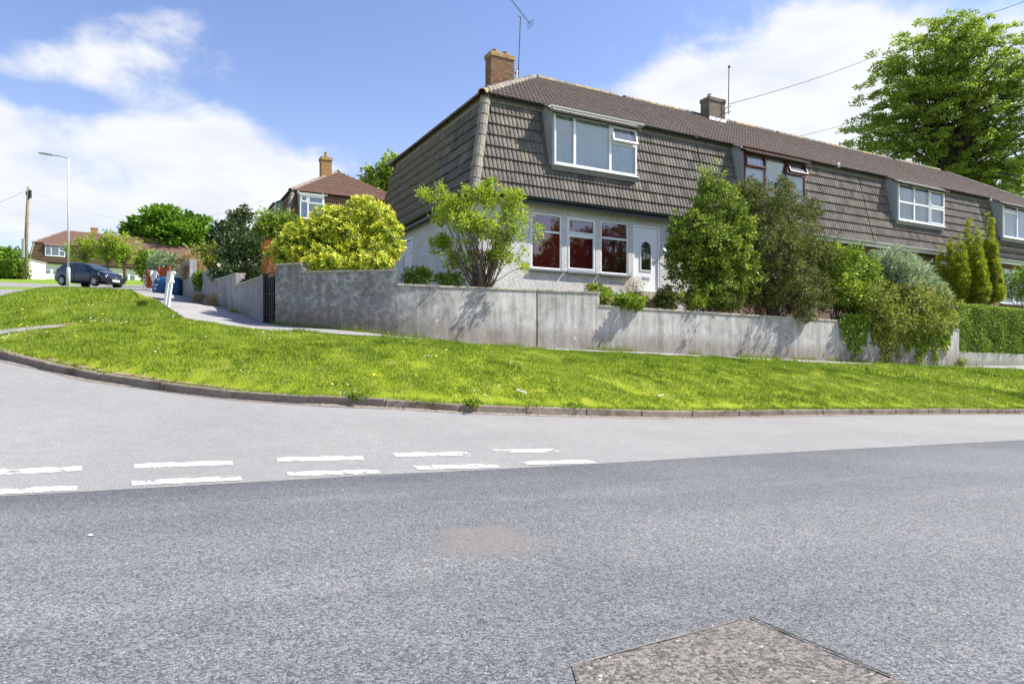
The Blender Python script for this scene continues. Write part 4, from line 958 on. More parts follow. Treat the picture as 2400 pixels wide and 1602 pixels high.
ch2 = MB().box((u, 4.0, 7.6), (u+.89, 4.5, cz2-.02)).build('chimney', M['brickgrey'], h2)
MB().box((u-.035, 3.965, cz2-.018), (u+.925, 4.535, cz2+.14)).build('cap', M['brickgrey'], ch2, bevel=.015)
MB().box((u-.03, 3.96, 7.9), (u+.92, 3.985, 8.42)).build('flashing', M['upvc'], ch2)
MB().lathe([(.09, cz2+.14), (.09, cz2+.30), (.10, cz2+.31), (.07, cz2+.32)], 12, TR(u+.2, 4.2, 0)).build('chimney_pot', M['steel'], ch2)
for i, (x, y) in enumerate(((1960, 388), (2046, 411))):      # light brackets under the eaves of the maroon house
    uu, zz_ = ray_v(x, y, .62); MB().box((uu-HW-.07, .50, zz_-.09), (uu-HW+.07, .70, zz_+.09)).build('eaves_bracket', M['greyplastic'], h2 if uu < 2*HW else h3)
# ---- house up the side road, and the pale house far up the hill
O2 = Vector((-14.2-.399*IN, 44-1.357*IN, 11.05 - ZT))
v_ = lambda x, y: ray_v(x, y, YF, O2)
a_, _z = v_(703, 500); b_, _z = v_(759, 500); zt_ = v_(703, 456)[1]; zb_ = zt_ - 1.5
LB = 17.0; OB = O2 + V*LB
hB, msB, roB = terrace_house('hillside_house', 'red brown mansard house behind the yellow bush with a lichened chimney', (OB.x, OB.y, OB.z+EYE), ANG-R(90), LB, 9.3, True, True, (LB-6.2, LB-3.6, zb_, zt_), M['cream'], M['upvc'], [], T_RED, 'rtile_red', stuff_all=True, ridge=(R_RED, R_LICH, .1), rdormer=(a_-.05, b_+.05, zb_))
dormer_box(hB, LB-6.15, LB-3.65, zb_, zt_, YF, M['upvc'], [(0, .4, 0, 1, 0, False), (.4, 1, 0, .66, 0, False), (.4, 1, .66, 1, 0, True)], M['upvc'])
END = Matrix(((0, -1, 0, LB), (1, 0, 0, 0), (0, 0, 1, 0), (0, 0, 0, 1)))
dB = dormer_box(hB, a_, b_, zb_, zt_, YF, M['upvc'], [(0, .33, 0, .7, 0, False), (0, .33, .7, 1, 0, True), (.33, 1, 0, .66, 0, False), (.33, 1, .66, 1, 0, True)], M['upvc'], frame=END)
MB().box((LB-.48, .28, -.9), (LB-.28, 9.02, 2.93)).build('side_wall', M['cream'], hB)
gutter(hB, 0, 9.3, -.07, 3.03, M['upvc'], name='end_gutter').matrix_basis = END
# chimney on the hip of the hillside house: end frame (x', y') -> photo column 768
cx0 = ray_v(752, 400, 3.3, O2)[0]; cx1 = ray_v(779.5, 400, 3.3, O2)[0]; czt = ray_v(765, 375, 3.3, O2)[1]
cB = MB().box((cx0+.05, 3.3, 7.0), (cx1-.05, 3.95, czt-.02)).build('chimney', M['brickred2'], hB); cB.matrix_basis = END
MB().box((cx0, 3.25, czt-.018), (cx1, 4.0, czt+.22)).build('cap', M['capbrick'], cB, bevel=.02)
MB().lathe([(.12, czt+.22), (.13, czt+.40), (.10, czt+.42), (.12, czt+.62), (.07, czt+.64)], 10, TR((cx0+cx1)/2, 3.6, 0)).build('chimney_pot', M['ridgelichen'], cB)
U3 = Vector((.823, .568, 0)).normalized(); O3 = Vector(((66-CX)/F*100, 100, 11.48))
w3 = lambda x, y, v=.33: ray_v(x, y, v, O3, U3)
hol3 = [(w3(a, 640)[0], w3(b, 640)[0], .95, 2.35) for a, b in ((104, 119), (123, 138), (252, 262), (289, 301), (303, 317))]
L3 = 24.5
d3 = (w3(105, 590, YF)[0], w3(153, 590, YF)[0], 4.05, 5.6)
h5, ms5, ro5 = terrace_house('hilltop_house', 'long cream house with red brown mansard roof behind the parked car', (O3.x, O3.y, O3.z+EYE), math.atan2(U3.y, U3.x), L3, 9.3, True, True, d3, M['cream'], M['blackplastic'], hol3, T_RED, 'rtile_red', stuff_all=True, ridge=(R_RED, R_LICH, .05))
dormer_box(h5, d3[0]+.05, d3[1]-.05, d3[2], d3[3], YF, M['upvc'], [(0, .3, 0, 1, 0, False), (.3, .7, 0, 1, 0, False), (.7, 1, 0, .5, 0, False), (.7, 1, .5, 1, 0, True)], M['upvc'])
for a, b, c, d in hol3: window(h5, TR(a, .33, c), b-a, d-c, [(0, 1, 0, .7, 0, False), (0, 1, .7, 1, 0, True)], M['upvc'], .07, 'curtain', None, .07)
cz3 = w3(220, 536, 4.4)[1]; c30 = w3(213, 550, 4.4)[0]
c3 = MB().box((c30, 4.4, 8.0), (c30+.95, 5.0, cz3)).build('chimney', M['brickred2'], h5); MB().box((c30-.05, 4.35, cz3+.002), (c30+1.0, 5.05, cz3+.2)).build('cap', M['capbrick'], c3, bevel=.02)
# ---------------------------------------------------------------- vegetation
def unit(a): return a/np.maximum(np.linalg.norm(a, axis=1, keepdims=True), 1e-9)
def leaf_arrays(c, ax, nr, L, Wd, fold=.22):
    n = len(c); ax = unit(ax); b = unit(np.cross(ax, nr)); nn = np.cross(b, ax)
    L = np.broadcast_to(np.asarray(L, float), (n,))[:, None]; Wd = np.broadcast_to(np.asarray(Wd, float), (n,))[:, None]
    v = np.empty((n, 4, 3)); v[:, 0] = c; v[:, 1] = c + ax*L*.45 + b*Wd/2 + nn*Wd*fold; v[:, 2] = c + ax*L; v[:, 3] = c + ax*L*.45 - b*Wd/2 + nn*Wd*fold
    i = np.arange(n)[:, None]*4; t = np.concatenate([i+np.array([[0, 1, 2]]), i+np.array([[0, 2, 3]])], 1).reshape(-1, 3)
    return v.reshape(-1, 3), t
def lobe(x, y, d, rx, ry, rd=None):
    p = P(x, y, d); a = rx*d/F; return (p.x, p.y, p.z, a, rd if rd else a, ry*d/F)
def foliage(lobes, nclump, per, cr, L, Wd, up=.5, out=.6, fill=.35, jit=.35, droop=0, flat=1.0):
    """leaves gathered in clumps that crowd the surface of the lobes; returns arrays and a random value per leaf"""
    lobes = np.array(lobes); area = (lobes[:, 3]*lobes[:, 5]) + (lobes[:, 3]*lobes[:, 4]) + .2*lobes[:, 4]*lobes[:, 5]; pr = area/area.sum()
    li = rng.choice(len(lobes), nclump, p=pr); dr = unit(rng.normal(size=(nclump, 3))); rad = 1 - fill*rng.random(nclump)**1.6 + .10*rng.normal(size=nclump)*jit*2
    cc = lobes[li, :3] + dr*lobes[li, 3:6]*rad[:, None]
    od = unit(dr/lobes[li, 3:6]); cs = cr*rng.uniform(.55, 1.35, nclump)
    n = nclump*per; k = np.repeat(np.arange(nclump), per); q = unit(rng.normal(size=(n, 3))); q[:, 2] *= flat
    pos = cc[k] + q*(cs[k]*rng.random(n)**.5)[:, None]
    ax = od[k]*out + q*.8 + rng.normal(size=(n, 3))*.45; ax[:, 2] += .15 - droop
    nr = rng.normal(size=(n, 3))*.55 + od[k]*.45; nr[:, 2] += up
    s = rng.uniform(.65, 1.25, n); v, t = leaf_arrays(pos, ax, nr, L*s, Wd*s)
    val = np.clip(rng.normal(.5, .2, n) + (rng.random(nclump)[k]-.5)*.35, 0, 1)
    return v, t, np.repeat(val, 2), cc
def branches(mb, base, targets, r0, bend=.25, n=5, taper=.15, sides=5):
    base = Vector(base)
    for tg in targets:
        tg = Vector(tg); d = tg-base; L = d.length; side = Vector((random.uniform(-1, 1), random.uniform(-1, 1), random.uniform(.2, 1)))*L*bend
        pts = [base + d*(i/n) + side*math.sin(math.pi*i/n)*.5 + Vector((random.uniform(-1, 1), random.uniform(-1, 1), random.uniform(-1, 1)))*L*.025*(i > 0) for i in range(n+1)]
        r = r0*random.uniform(.7, 1.2); mb.tube(pts, [r*(1-(1-taper)*i/n) for i in range(n+1)], sides, False)
LM = {}
LM['spring'] = leafmat('fresh spring leaves', [(0, (.17, .24, .018)), (.5, (.34, .46, .03)), (1, (.52, .58, .08))], .45)
LM['yellow'] = leafmat('yellow variegated leaves', [(0, (.10, .17, .015)), (.30, (.30, .38, .02)), (.55, (.60, .62, .035)), (.8, (.82, .79, .09)), (1, (.90, .86, .32))], .3, .5, .2)
LM['holly'] = leafmat('glossy holly leaves', [(0, (.05, .09, .016)), (.4, (.14, .22, .03)), (.7, (.32, .41, .045)), (1, (.52, .55, .10))], .35, .48, .25)
LM['privet'] = leafmat('dark privet leaves', [(0, (.035, .055, .014)), (.5, (.115, .155, .036)), (.75, (.24, .25, .06)), (1, (.40, .27, .09))], .3, .55, .2)
LM['grey'] = leafmat('grey green leaves', [(0, (.12, .17, .07)), (.5, (.29, .37, .19)), (1, (.50, .57, .38))], .35, .5)
LM['ivy'] = leafmat('ivy leaves', [(0, (.07, .13, .014)), (.5, (.20, .31, .026)), (.85, (.40, .50, .05)), (1, (.58, .58, .11))], .38, .42)
LM['scrub'] = leafmat('mixed scrub leaves', [(0, (.07, .10, .018)), (.4, (.20, .26, .035)), (.75, (.38, .42, .06)), (1, (.42, .27, .09))], .32)
LM['gold'] = leafmat('golden yew needles', [(0, (.07, .125, .014)), (.4, (.24, .31, .022)), (.8, (.52, .52, .03)), (1, (.72, .64, .05))], .4)
LM['hedge'] = leafmat('clipped hedge leaves', [(0, (.06, .12, .012)), (.5, (.17, .29, .02)), (.85, (.33, .45, .035)), (1, (.48, .57, .08))], .4)
LM['tree'] = leafmat('sycamore leaves', [(0, (.09, .15, .022)), (.45, (.25, .36, .044)), (.8, (.44, .53, .075)), (1, (.60, .65, .18))], .5, .5)
LM['dome'] = leafmat('mid green tree leaves', [(0, (.05, .12, .012)), (.5, (.15, .29, .022)), (1, (.30, .44, .05))], .45)
LM['conifer'] = leafmat('dark conifer needles', [(0, (.012, .032, .016)), (.6, (.035, .07, .03)), (1, (.07, .12, .045))], .15)
LM['rust'] = leafmat('rust brown foliage', [(0, (.22, .06, .015)), (.5, (.45, .14, .03)), (1, (.55, .28, .07))], .3)
LM['straw'] = leafmat('straw brown foliage', [(0, (.20, .12, .05)), (.5, (.40, .28, .13)), (1, (.55, .46, .22))], .3)
LM['escallonia'] = leafmat('dark green leaves with pink flowers', [(0, (.028, .055, .018)), (.55, (.075, .13, .035)), (.86, (.17, .24, .07)), (.9, (.55, .42, .40)), (1, (.62, .55, .52))], .25, .35)
LM['orangey'] = leafmat('green leaves with coppery tips', [(0, (.08, .15, .02)), (.5, (.24, .36, .03)), (.75, (.45, .42, .05)), (1, (.48, .20, .05))], .3)
def plant(name, label, cat, base, lobes, nclump, per, cr, L, Wd, mat, trunk=None, nb=8, br=.02, bark='bark', group=None, leafname='foliage', **k):
    """shrub or tree: base point, leaf lobes, woody stems reaching into the lobes"""
    t = empty(name, label=label, cat=cat, group=group); t.location = base
    off = np.array(base)
    v, tr, val, cc = foliage(lobes, nclump, per, cr, L, Wd, **k)
    link(leafname, np_mesh(leafname, v-off, tr, LM[mat], val), t)
    mb = MB(); ids = rng.choice(len(cc), min(nb, len(cc)), replace=False)
    if trunk:   # one trunk, then limbs from its upper part
        top = Vector(trunk[0]) - Vector(base); mb.tube([(0, 0, -.2), top*.35 + Vector((random.uniform(-.05, .05), 0, 0))*top.length, top*.7, top], [trunk[1]*1.25, trunk[1], trunk[1]*.8, trunk[1]*.5], 8)
        for i in ids: branches(mb, top*random.uniform(.55, 1.0), [Vector(cc[i]-off)], br, .2)
    else:
        for i in ids: branches(mb, Vector((random.uniform(-.12, .12), random.uniform(-.1, .1), -.1)), [Vector(cc[i]-off)], br, .2)
    mb.build('trunk' if trunk else 'stems', M[bark], t, True)
    return t
def gz_(x, y): return garden(x, y) + EYE
def at_ground(x, d, fn): X = (x-CX)/F*d; return Vector((X, d, fn(X, d)+EYE))
def dw_(x, o): return on_wall(x) + o
# open young shrub in front of the end house
b = at_ground(1130, 14.05, garden)
lb = [lobe(1060, 495, 14.2, 55, 32), lobe(1130, 455, 14.1, 48, 36), lobe(1195, 490, 14.2, 42, 50), lobe(1110, 530, 13.8, 62, 42), lobe(1190, 560, 14.2, 42, 55), lobe(1040, 570, 14.2, 30, 28), lobe(1020, 455, 14.2, 36, 14), lobe(1222, 625, 13.8, 22, 14), lobe(1262, 540, 13.9, 12, 40), lobe(1075, 610, 14.2, 40, 24), lobe(1160, 600, 14.1, 36, 22)]
sh = plant('leafy_shrub', 'airy light green multi-stemmed shrub above the stained wall', 'shrub', b, lb, 430, 30, .10, .066, .034, 'spring', nb=90, br=.013, fill=.9, jit=.6)
# yellow variegated bush: leaves in rosettes
def rosettes(lobes, n, L, Wd, per=11, fill=.25):
    lobes = np.array(lobes); ar = lobes[:, 3]*lobes[:, 5]; li = rng.choice(len(lobes), n, p=ar/ar.sum()); dr = unit(rng.normal(size=(n, 3)))
    cc = lobes[li, :3] + dr*lobes[li, 3:6]*(1-fill*rng.random(n)**1.5)[:, None]; od = dr.copy(); od[:, 2] += .55; od = unit(od)
    k = np.repeat(np.arange(n), per); m = n*per; t = unit(np.cross(od, rng.normal(size=(n, 3)))); t2 = np.cross(od, t)
    an = np.tile(np.arange(per)*2.399, n) + rng.random(m)*.5; lev = np.tile(np.linspace(0, 1, per), n)
    rad = t[k]*np.cos(an)[:, None] + t2[k]*np.sin(an)[:, None]; ax = rad*(1-.55*lev)[:, None] + od[k]*(-.15+.9*lev)[:, None]
    pos = cc[k] + od[k]*(lev*.05-.04)[:, None]; s = rng.uniform(.75, 1.15, m)*(1-.35*lev)
    v, tr = leaf_arrays(pos, ax, od[k]+rad*.1, L*s, Wd*s, .15)
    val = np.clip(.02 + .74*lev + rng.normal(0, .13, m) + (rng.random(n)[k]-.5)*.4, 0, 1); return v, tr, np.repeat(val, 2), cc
lb = [lobe(860, 510, 15.2, 62, 46, .8), lobe(905, 560, 15.2, 42, 52, .8), lobe(800, 555, 15.0, 72, 52, .9), lobe(735, 560, 15.0, 70, 46, .8), lobe(700, 590, 14.8, 58, 44, .7), lobe(760, 605, 14.5, 80, 38, .6), lobe(860, 600, 14.5, 70, 40, .6), lobe(650, 600, 15.2, 22, 26, .5), lobe(780, 520, 15.2, 50, 38, .7), lobe(770, 618, 13.5, 60, 20, .45), lobe(870, 612, 13.55, 50, 20, .45)]
b = at_ground(800, 15.0, garden); yb = empty('yellow_bush', b, label='rounded bright yellow variegated evergreen bush spilling over the wall', cat='bush')
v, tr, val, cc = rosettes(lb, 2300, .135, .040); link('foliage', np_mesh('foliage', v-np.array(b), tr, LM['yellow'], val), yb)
mb = MB(); branches(mb, (0, 0, -.1), [Vector(cc[i])-b for i in range(0, 60)], .02); mb.build('stems', M['bark'], yb, True)
# holly and dark privet
def wl(x, y, o, rx, ry, rd=None): return lobe(x, y, dw_(x, o), rx, ry, rd)
b = at_ground(1665, dw_(1665, .7), garden)
plant('holly_tree', 'light green glossy holly growing in front of the mansard', 'tree', b, [wl(1680, 480, .9, 55, 45), wl(1668, 425, 1, 28, 34), wl(1640, 560, .8, 68, 60), wl(1720, 540, .8, 48, 58), wl(1610, 620, .8, 48, 46), wl(1680, 640, .7, 68, 50), wl(1592, 545, .9, 24, 46), wl(1650, 690, .6, 56, 24), wl(1700, 590, .5, 56, 56), wl(1735, 640, .5, 44, 60)],
      1500, 26, .11, .078, .046, 'holly', trunk=(b+Vector((.05, 0, 1.2)), .05), nb=60, br=.018, fill=.5, jit=.9)
b = at_ground(1810, dw_(1810, .6), garden)
plant('privet_bush', 'tall dark green privet leaning over the low wall', 'bush', b, [wl(1790, 480, 1.1, 52, 52), wl(1850, 500, 1.1, 46, 56), wl(1800, 570, .9, 84, 62), wl(1870, 590, .9, 56, 62), wl(1830, 660, .6, 76, 56), wl(1762, 440, 1.1, 18, 24), wl(1835, 437, 1.1, 18, 24), wl(1880, 690, .1, 38, 48), wl(1790, 690, .7, 56, 36), wl(1905, 495, 1.2, 20, 24), wl(1885, 735, -.15, 26, 22), wl(1760, 600, .9, 50, 66), wl(1745, 520, 1.1, 44, 64), wl(1740, 470, 1.0, 34, 40), wl(1912, 600, .9, 44, 66), wl(1915, 680, .45, 38, 48)],
      2200, 28, .105, .064, .036, 'privet', nb=50, br=.022, fill=.45, jit=.9)
b = at_ground(1765, dw_(1765, .4), garden); mb = MB(); st = empty('coppiced_shrub', b, label='cluster of bare reddish stems under the dark privet', cat='shrub')
for i in range(16): x = 1695 + i*10; q = P(x, 640 + random.uniform(-10, 10), dw_(x, .7)); branches(mb, (random.uniform(-.5, .5), 0, -.2), [q-b], .018, .12)
mb.build('stems', plain('reddish bark', (.22, .11, .06), .9, .1, 0, .3, 14, .5), st, True)
# low plants along the wall top
def low(name, label, x, y, d, rx, ry, mat, ncl=60, per=22, cr=.07, L=.05, Wd=.026, cat='plant', rd=None, fn=garden, nb=8, **k):
    b = at_ground(x, d, fn); ls = [lobe(x+random.uniform(-.35, .35)*rx, y+random.uniform(-.25, .3)*ry, d+random.uniform(-.15, .15), rx*.65, ry*.75, rd or rx*.6*d/F) for _ in range(4)] + [lobe(x, y, d, rx*.8, ry*.9, rd)]
    return plant(name, label, cat, b, ls, ncl, per, cr, L, Wd, mat, nb=nb, br=.007, **k)
low('rhododendron', 'small dark green rhododendron under the side window', 985, 648, 14.2, 36, 17, 'ivy', 50, 16, .07, .10, .034)
low('rhododendron', 'low dark leafy plant at the foot of the airy shrub', 1055, 655, 14.2, 40, 13, 'ivy', 46, 16, .06, .09, .03)
low('bedding_plant', 'yellow green clump with coppery shoots on the wall corner', 1405, 690, dw_(1405, .35), 34, 24, 'orangey', 110, 20, .06, .075, .034)
low('twiggy_bush', 'thin twiggy bush with brown tips in front of the door', 1485, 665, dw_(1485, .5), 48, 40, 'straw', 90, 9, .08, .035, .016, 'bush', nb=70, fill=.95)
low('bedding_plant', 'bright green low clump hanging over the lower wall', 1475, 708, dw_(1475, .12), 52, 18, 'ivy', 150, 20, .07, .07, .04)
low('bedding_plant', 'dark leafy plant by the white meter box', 1568, 700, dw_(1568, .5), 36, 30, 'privet', 130, 20, .07, .065, .036)
low('bedding_plant', 'brown tinged clump at the foot of the holly', 1622, 708, dw_(1622, .3), 40, 24, 'orangey', 90, 18, .07, .065, .03)
low('bedding_plant', 'yellow green ground cover under the privet stems', 1690, 712, dw_(1690, .8), 60, 20, 'scrub', 110, 20, .08, .065, .036)
# overgrown corner on the right
def big(name, label, cat, x, d, lobes, ncl, per, cr, L, Wd, mat, nb=20, fn=garden, **k): return plant(name, label, cat, at_ground(x, d, fn), lobes, ncl, per, cr, L, Wd, mat, nb=nb, br=.014, **k)
big('elder_shrub', 'mid green leafy shrub between privet and buddleia', 'shrub', 1960, dw_(1960, .8), [wl(1965, 610, 1, 56, 40), wl(1950, 660, .8, 46, 48), wl(2010, 640, 1, 48, 38), wl(1985, 690, .6, 56, 34), wl(1930, 620, 1, 28, 38)], 480, 24, .15, .11, .05, 'ivy', fill=.5)
big('buddleia', 'grey green buddleia with arching sprays beside the conifers', 'shrub', 2110, dw_(2110, 1.2), [wl(2080, 620, 1.2, 62, 32), wl(2130, 650, 1.2, 58, 38), wl(2175, 685, 1, 42, 32), wl(2090, 660, 1, 58, 28)], 560, 22, .16, .15, .04, 'grey', fill=.5, out=.9)
big('bramble_thicket', 'tangled yellow green scrub with brown stems above the wall', 'bush', 2090, dw_(2090, .4), [wl(2030, 700, .3, 66, 38), wl(2110, 705, .5, 76, 40), wl(2190, 725, .5, 54, 36), wl(2060, 745, .05, 76, 24), wl(2160, 760, .05, 66, 22), wl(2225, 750, .2, 24, 20)], 1000, 20, .12, .085, .048, 'scrub', nb=120, fill=.6, jit=1.1)
def hanging(name, label, x0, x1, y0, y1, n, mat, seed=0):
    """ivy hanging down the face of the front wall"""
    mid = (x0+x1)/2; ns = 46; sx = rng.uniform(x0, x1, ns); k_ = 1 - np.abs((sx-mid)/((x1-x0)/2))**2.2; slen = (.25+.75*rng.random(ns)**.6)*(.45+.55*k_); si = rng.integers(0, ns, n)
    t = rng.random(n)**.9; ys = y0 + (y1-y0)*t*slen[si] + rng.normal(0, 2, n); xs = sx[si] + rng.normal(0, 3.4, n)*(1-.4*t) + 5*np.sin(t*5+si)
    dd = np.array([on_wall(x) for x in xs]) - .03 - .16*rng.random(n)*(1-.5*t) ; pos = np.c_[(xs-CX)/F*dd, dd, (HY-ys)/F*dd+EYE]
    nr = -np.array(V)[None]*.8 + rng.normal(size=(n, 3))*.5; ax = rng.normal(size=(n, 3))*.6; ax[:, 2] -= .7
    s = rng.uniform(.6, 1.3, n); v, tr = leaf_arrays(pos, ax, nr, .075*s, .055*s, .1); val = np.repeat(np.clip(rng.normal(.5, .25, n), 0, 1), 2)
    b = at_ground(mid, on_wall(mid)-.1, land); o = empty(name, b, label=label, cat='ivy', group='ivy hanging over the wall')
    link('foliage', np_mesh('foliage', v-np.array(b), tr, LM[mat], val), o)
    mb = MB(); 
    for i in range(10): x = random.uniform(x0+8, x1-8); d = on_wall(x)-.03; a = P(x, y0, d); e = P(x+random.uniform(-8, 8), y0+(y1-y0)*random.uniform(.5, .9), d); branches(mb, a-b, [e-b], .006, .05)
    mb.build('stems', M['bark'], o, True)
hanging('ivy', 'narrow curtain of bright ivy hanging to the path', 1975, 2035, 735, 848, 2600, 'ivy'); hanging('ivy', 'wide curtain of ivy covering the right end of the wall', 2045, 2142, 745, 856, 5200, 'scrub'); hanging('ivy', 'darker ivy near the right end of the wall', 2120, 2228, 755, 860, 5000, 'ivy')
# golden yews: several upright spires, one plant
b = at_ground(2285, 27.6, garden)
sp = [(2203, 585, 690, 13), (2228, 570, 700, 17), (2250, 560, 700, 20), (2270, 525, 700, 17), (2292, 545, 700, 19), (2320, 507, 700, 18), (2310, 570, 705, 20), (2335, 600, 700, 14), (2345, 655, 702, 9), (2215, 640, 702, 15), (2240, 625, 702, 17), (2262, 600, 702, 16), (2282, 585, 702, 17), (2302, 610, 702, 17), (2328, 560, 702, 15)]
lb = []
for x, y0, y1, r in sp:
    off_ = random.uniform(-.6, .6)
    for i in range(12):
        t = i/11; lb.append(lobe(x+random.uniform(-1.5, 1.5), y0+(y1-y0)*t, 27.6+off_+random.uniform(-.1, .1), r*.84*(.20+.80*min(1, t*1.8)**.8), (y1-y0)/16))
plant('golden_yew', 'cluster of upright golden green conifer spires above the hedge', 'conifer', b, lb, 4200, 22, .075, .10, .024, 'gold', nb=24, br=.02, fill=.3, out=.25, up=.3, droop=-1.1)
# clipped hedge on the low wall
def box_hedge(name, label, a, bq, th, z0, z1, n, L, mat, round_=.0):
    a, bq = Vector(a), Vector(bq); t = (bq-a); Ln = t.length; t.normalize(); nn = Vector((-t.y, t.x, 0))
    m = n; f = rng.random(m); s = rng.random(m)*Ln; h = rng.random(m); w = rng.random(m)
    face = rng.choice(5, m, p=[.42, .30, .14, .07, .07]); bump = .025*np.sin(s*5)+.02*np.sin(h*9+s*3)+rng.normal(0, .035, m)
    H = z1-z0; y = np.where(face == 0, -bump, np.where(face == 2, th+bump, w*th)); z = np.where(face == 1, H+bump*.6, h*H); s = np.where(face == 3, bump, np.where(face == 4, Ln-bump, s))
    if round_: k = np.clip((z-(H-round_))/round_, 0, 1); y = np.where(face == 0, y + k*k*round_*.8, y); s = np.where(face == 4, s - k*k*round_, s)
    pos = np.outer(s, np.array(t)) + np.outer(y, np.array(nn)) + np.array(a)[None]*np.array([1, 1, 0]); pos[:, 2] = z + z0 + (np.array(bq)[2]-a.z)*s/Ln
    nr = np.where((face == 0)[:, None], -np.array(nn)[None], np.array([[0, 0, 1.]])) + rng.normal(size=(m, 3))*.6; ax = rng.normal(size=(m, 3)); ax[:, 2] += .4
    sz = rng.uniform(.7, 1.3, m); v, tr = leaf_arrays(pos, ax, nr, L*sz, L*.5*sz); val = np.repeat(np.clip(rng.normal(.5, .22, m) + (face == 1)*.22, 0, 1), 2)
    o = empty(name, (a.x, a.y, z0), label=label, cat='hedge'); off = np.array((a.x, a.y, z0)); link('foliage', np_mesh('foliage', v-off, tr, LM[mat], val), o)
    e = .13; A, B = a+nn*e+t*e, bq+nn*e-t*e; core = MB(); w_ = nn*(th-2*e)
    core.add([(p.x-off[0], p.y-off[1], zz-off[2]) for zz in (z0, z1-e-round_*.4) for p in (A, B, B+w_, A+w_)], [(3, 2, 1, 0), (4, 5, 6, 7), (0, 1, 5, 4), (1, 2, 6, 5), (2, 3, 7, 6), (3, 0, 4, 7)])
    core.build('branches', M['darkbark'], o); return o
ha = q0 + V*.03 - U*.75; za = pz(2300, 822, ha.y)[2]+EYE; zb = pz(2300, 703, ha.y)[2]+EYE
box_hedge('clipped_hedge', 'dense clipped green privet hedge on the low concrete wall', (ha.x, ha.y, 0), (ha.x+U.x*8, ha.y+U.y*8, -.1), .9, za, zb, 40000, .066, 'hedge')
big('leafy_bush', 'bright green leafy bush behind the hedge beside the golden conifers', 'bush', 2400, 29, [lobe(2395, 665, 29, 42, 36), lobe(2440, 660, 29, 50, 40)], 420, 22, .13, .08, .04, 'hedge', fill=.4)
# big tree behind the terrace
b = Vector(((2215-CX)/F*47, 47, 3.0+EYE)); d = 47
lb = [lobe(2190, 145, d, 125, 80), lobe(2300, 150, d, 125, 90), lobe(2110, 210, d, 100, 72), lobe(2075, 310, d, 88, 52), lobe(2200, 255, d, 125, 85), lobe(2330, 265, d, 125, 105), lobe(2050, 390, d, 66, 46), lobe(2160, 375, d, 95, 64), lobe(2280, 385, d, 115, 75), lobe(2390, 365, d, 105, 85), lobe(2235, 80, d, 80, 36), lobe(2420, 200, d, 80, 100), lobe(2320, 440, d, 100, 45)]
plant('sycamore_tree', 'tall spreading deciduous tree rising behind the terrace roof', 'tree', b, lb, 1650, 72, .48, .165, .115, 'tree', trunk=(P(2215, 260, 47), .42), nb=170, br=.12, bark='darkbark', fill=.6, jit=.6, flat=.4)
# trees and shrubs up the hill
def far_tree(name, label, x, d, lobes, ncl, per, cr, L, mat, tr=None, cat='tree', nb=20, br=.06, ybase=650, **k):
    b = at_ground(x, d, land); return plant(name, label, cat, b, lobes, ncl, per, cr, L, L*.62, mat, trunk=(P(x, tr[0], d), tr[1]) if tr else None, nb=nb, br=br, **k)
far_tree('dome_tree', 'broad dome shaped green tree behind the hilltop house', 400, 118, [lobe(395, 525, 118, 60, 34), lobe(350, 545, 118, 50, 36), lobe(445, 545, 118, 50, 36), lobe(400, 560, 118, 90, 40), lobe(470, 580, 118, 36, 30), lobe(325, 560, 118, 26, 34)], 420, 30, 1.3, .85, 'dome', (560, .6), nb=20, fill=.3, flat=.5)
far_tree('pine_tree', 'dark pine top beside the dome tree', 512, 100, [lobe(513, 535, 100, 10, 16), lobe(512, 555, 100, 20, 14), lobe(512, 575, 100, 26, 16)], 70, 26, .6, .5, 'conifer', (530, .25))
for x, lbl, yy in ((200, 'pollarded tree with leafy head nearest the telegraph pole', 575), (252, 'pollarded tree with bare upright twigs above the car bonnet', 570), (293, 'pollarded tree with drooping leafy head above the headlights', 578)):
    far_tree('pollard_tree', lbl, x, 70, [lobe(x-16, yy+12, 70, 26, 22), lobe(x+14, yy+8, 70, 26, 24), lobe(x, yy-4, 70, 26, 20), lobe(x-4, yy+28, 70, 24, 14)], 62, 22, .34, .24, 'spring', (600, .17), nb=40, br=.05, fill=.9, group='pollarded trees in front of the hilltop house')
mb = MB(); tw = empty('bare_twigs', at_ground(252, 70, land), label='bare upright twigs sprouting from the middle pollarded tree', cat='branches')
bq = P(252, 575, 70)
for i in range(26): e = P(252+random.gauss(-2, 17), 540+random.uniform(-8, 22), 70+random.uniform(-.5, .5)); branches(mb, bq-tw.location+Vector((random.uniform(-.3, .3), 0, 0)), [e-tw.location], .035, .08)
mb.build('twigs', M['bark'], tw, True)
far_tree('garden_tree', 'green tree showing between the hillside house and the mansard', 900, 62, [lobe(890, 420, 62, 36, 34), lobe(920, 395, 62, 26, 30), lobe(880, 450, 62, 30, 24), lobe(935, 440, 62, 30, 40)], 150, 26, .5, .36, 'tree', (440, .2), fill=.6)
far_tree('leafy_bush', 'yellow green rounded bush behind the red gate', 352, 44, [lobe(350, 612, 44, 24, 22), lobe(345, 630, 44, 22, 18)], 110, 22, .3, .17, 'hedge', cat='bush')
far_tree('leafy_bush', 'grey green shrub above the red gate', 392, 38, [lobe(385, 615, 38, 30, 22), lobe(410, 625, 38, 24, 26), lobe(370, 640, 38, 24, 16)], 120, 22, .25, .14, 'grey', cat='bush')
far_tree('tall_shrub', 'loose mid green shrub between the rusty grass and the escallonia', 470, 30, [lobe(470, 610, 30, 36, 30), lobe(500, 600, 30, 24, 34)], 120, 22, .2, .12, 'scrub', cat='shrub')
def side_plant(name, label, x, y, d, rx, ry, mat, ncl, per, cr, L, Wd, cat='shrub', **k):
    return low(name, label, x, y, d, rx, ry, mat, ncl, per, cr, L, Wd, cat, nb=14, **k)
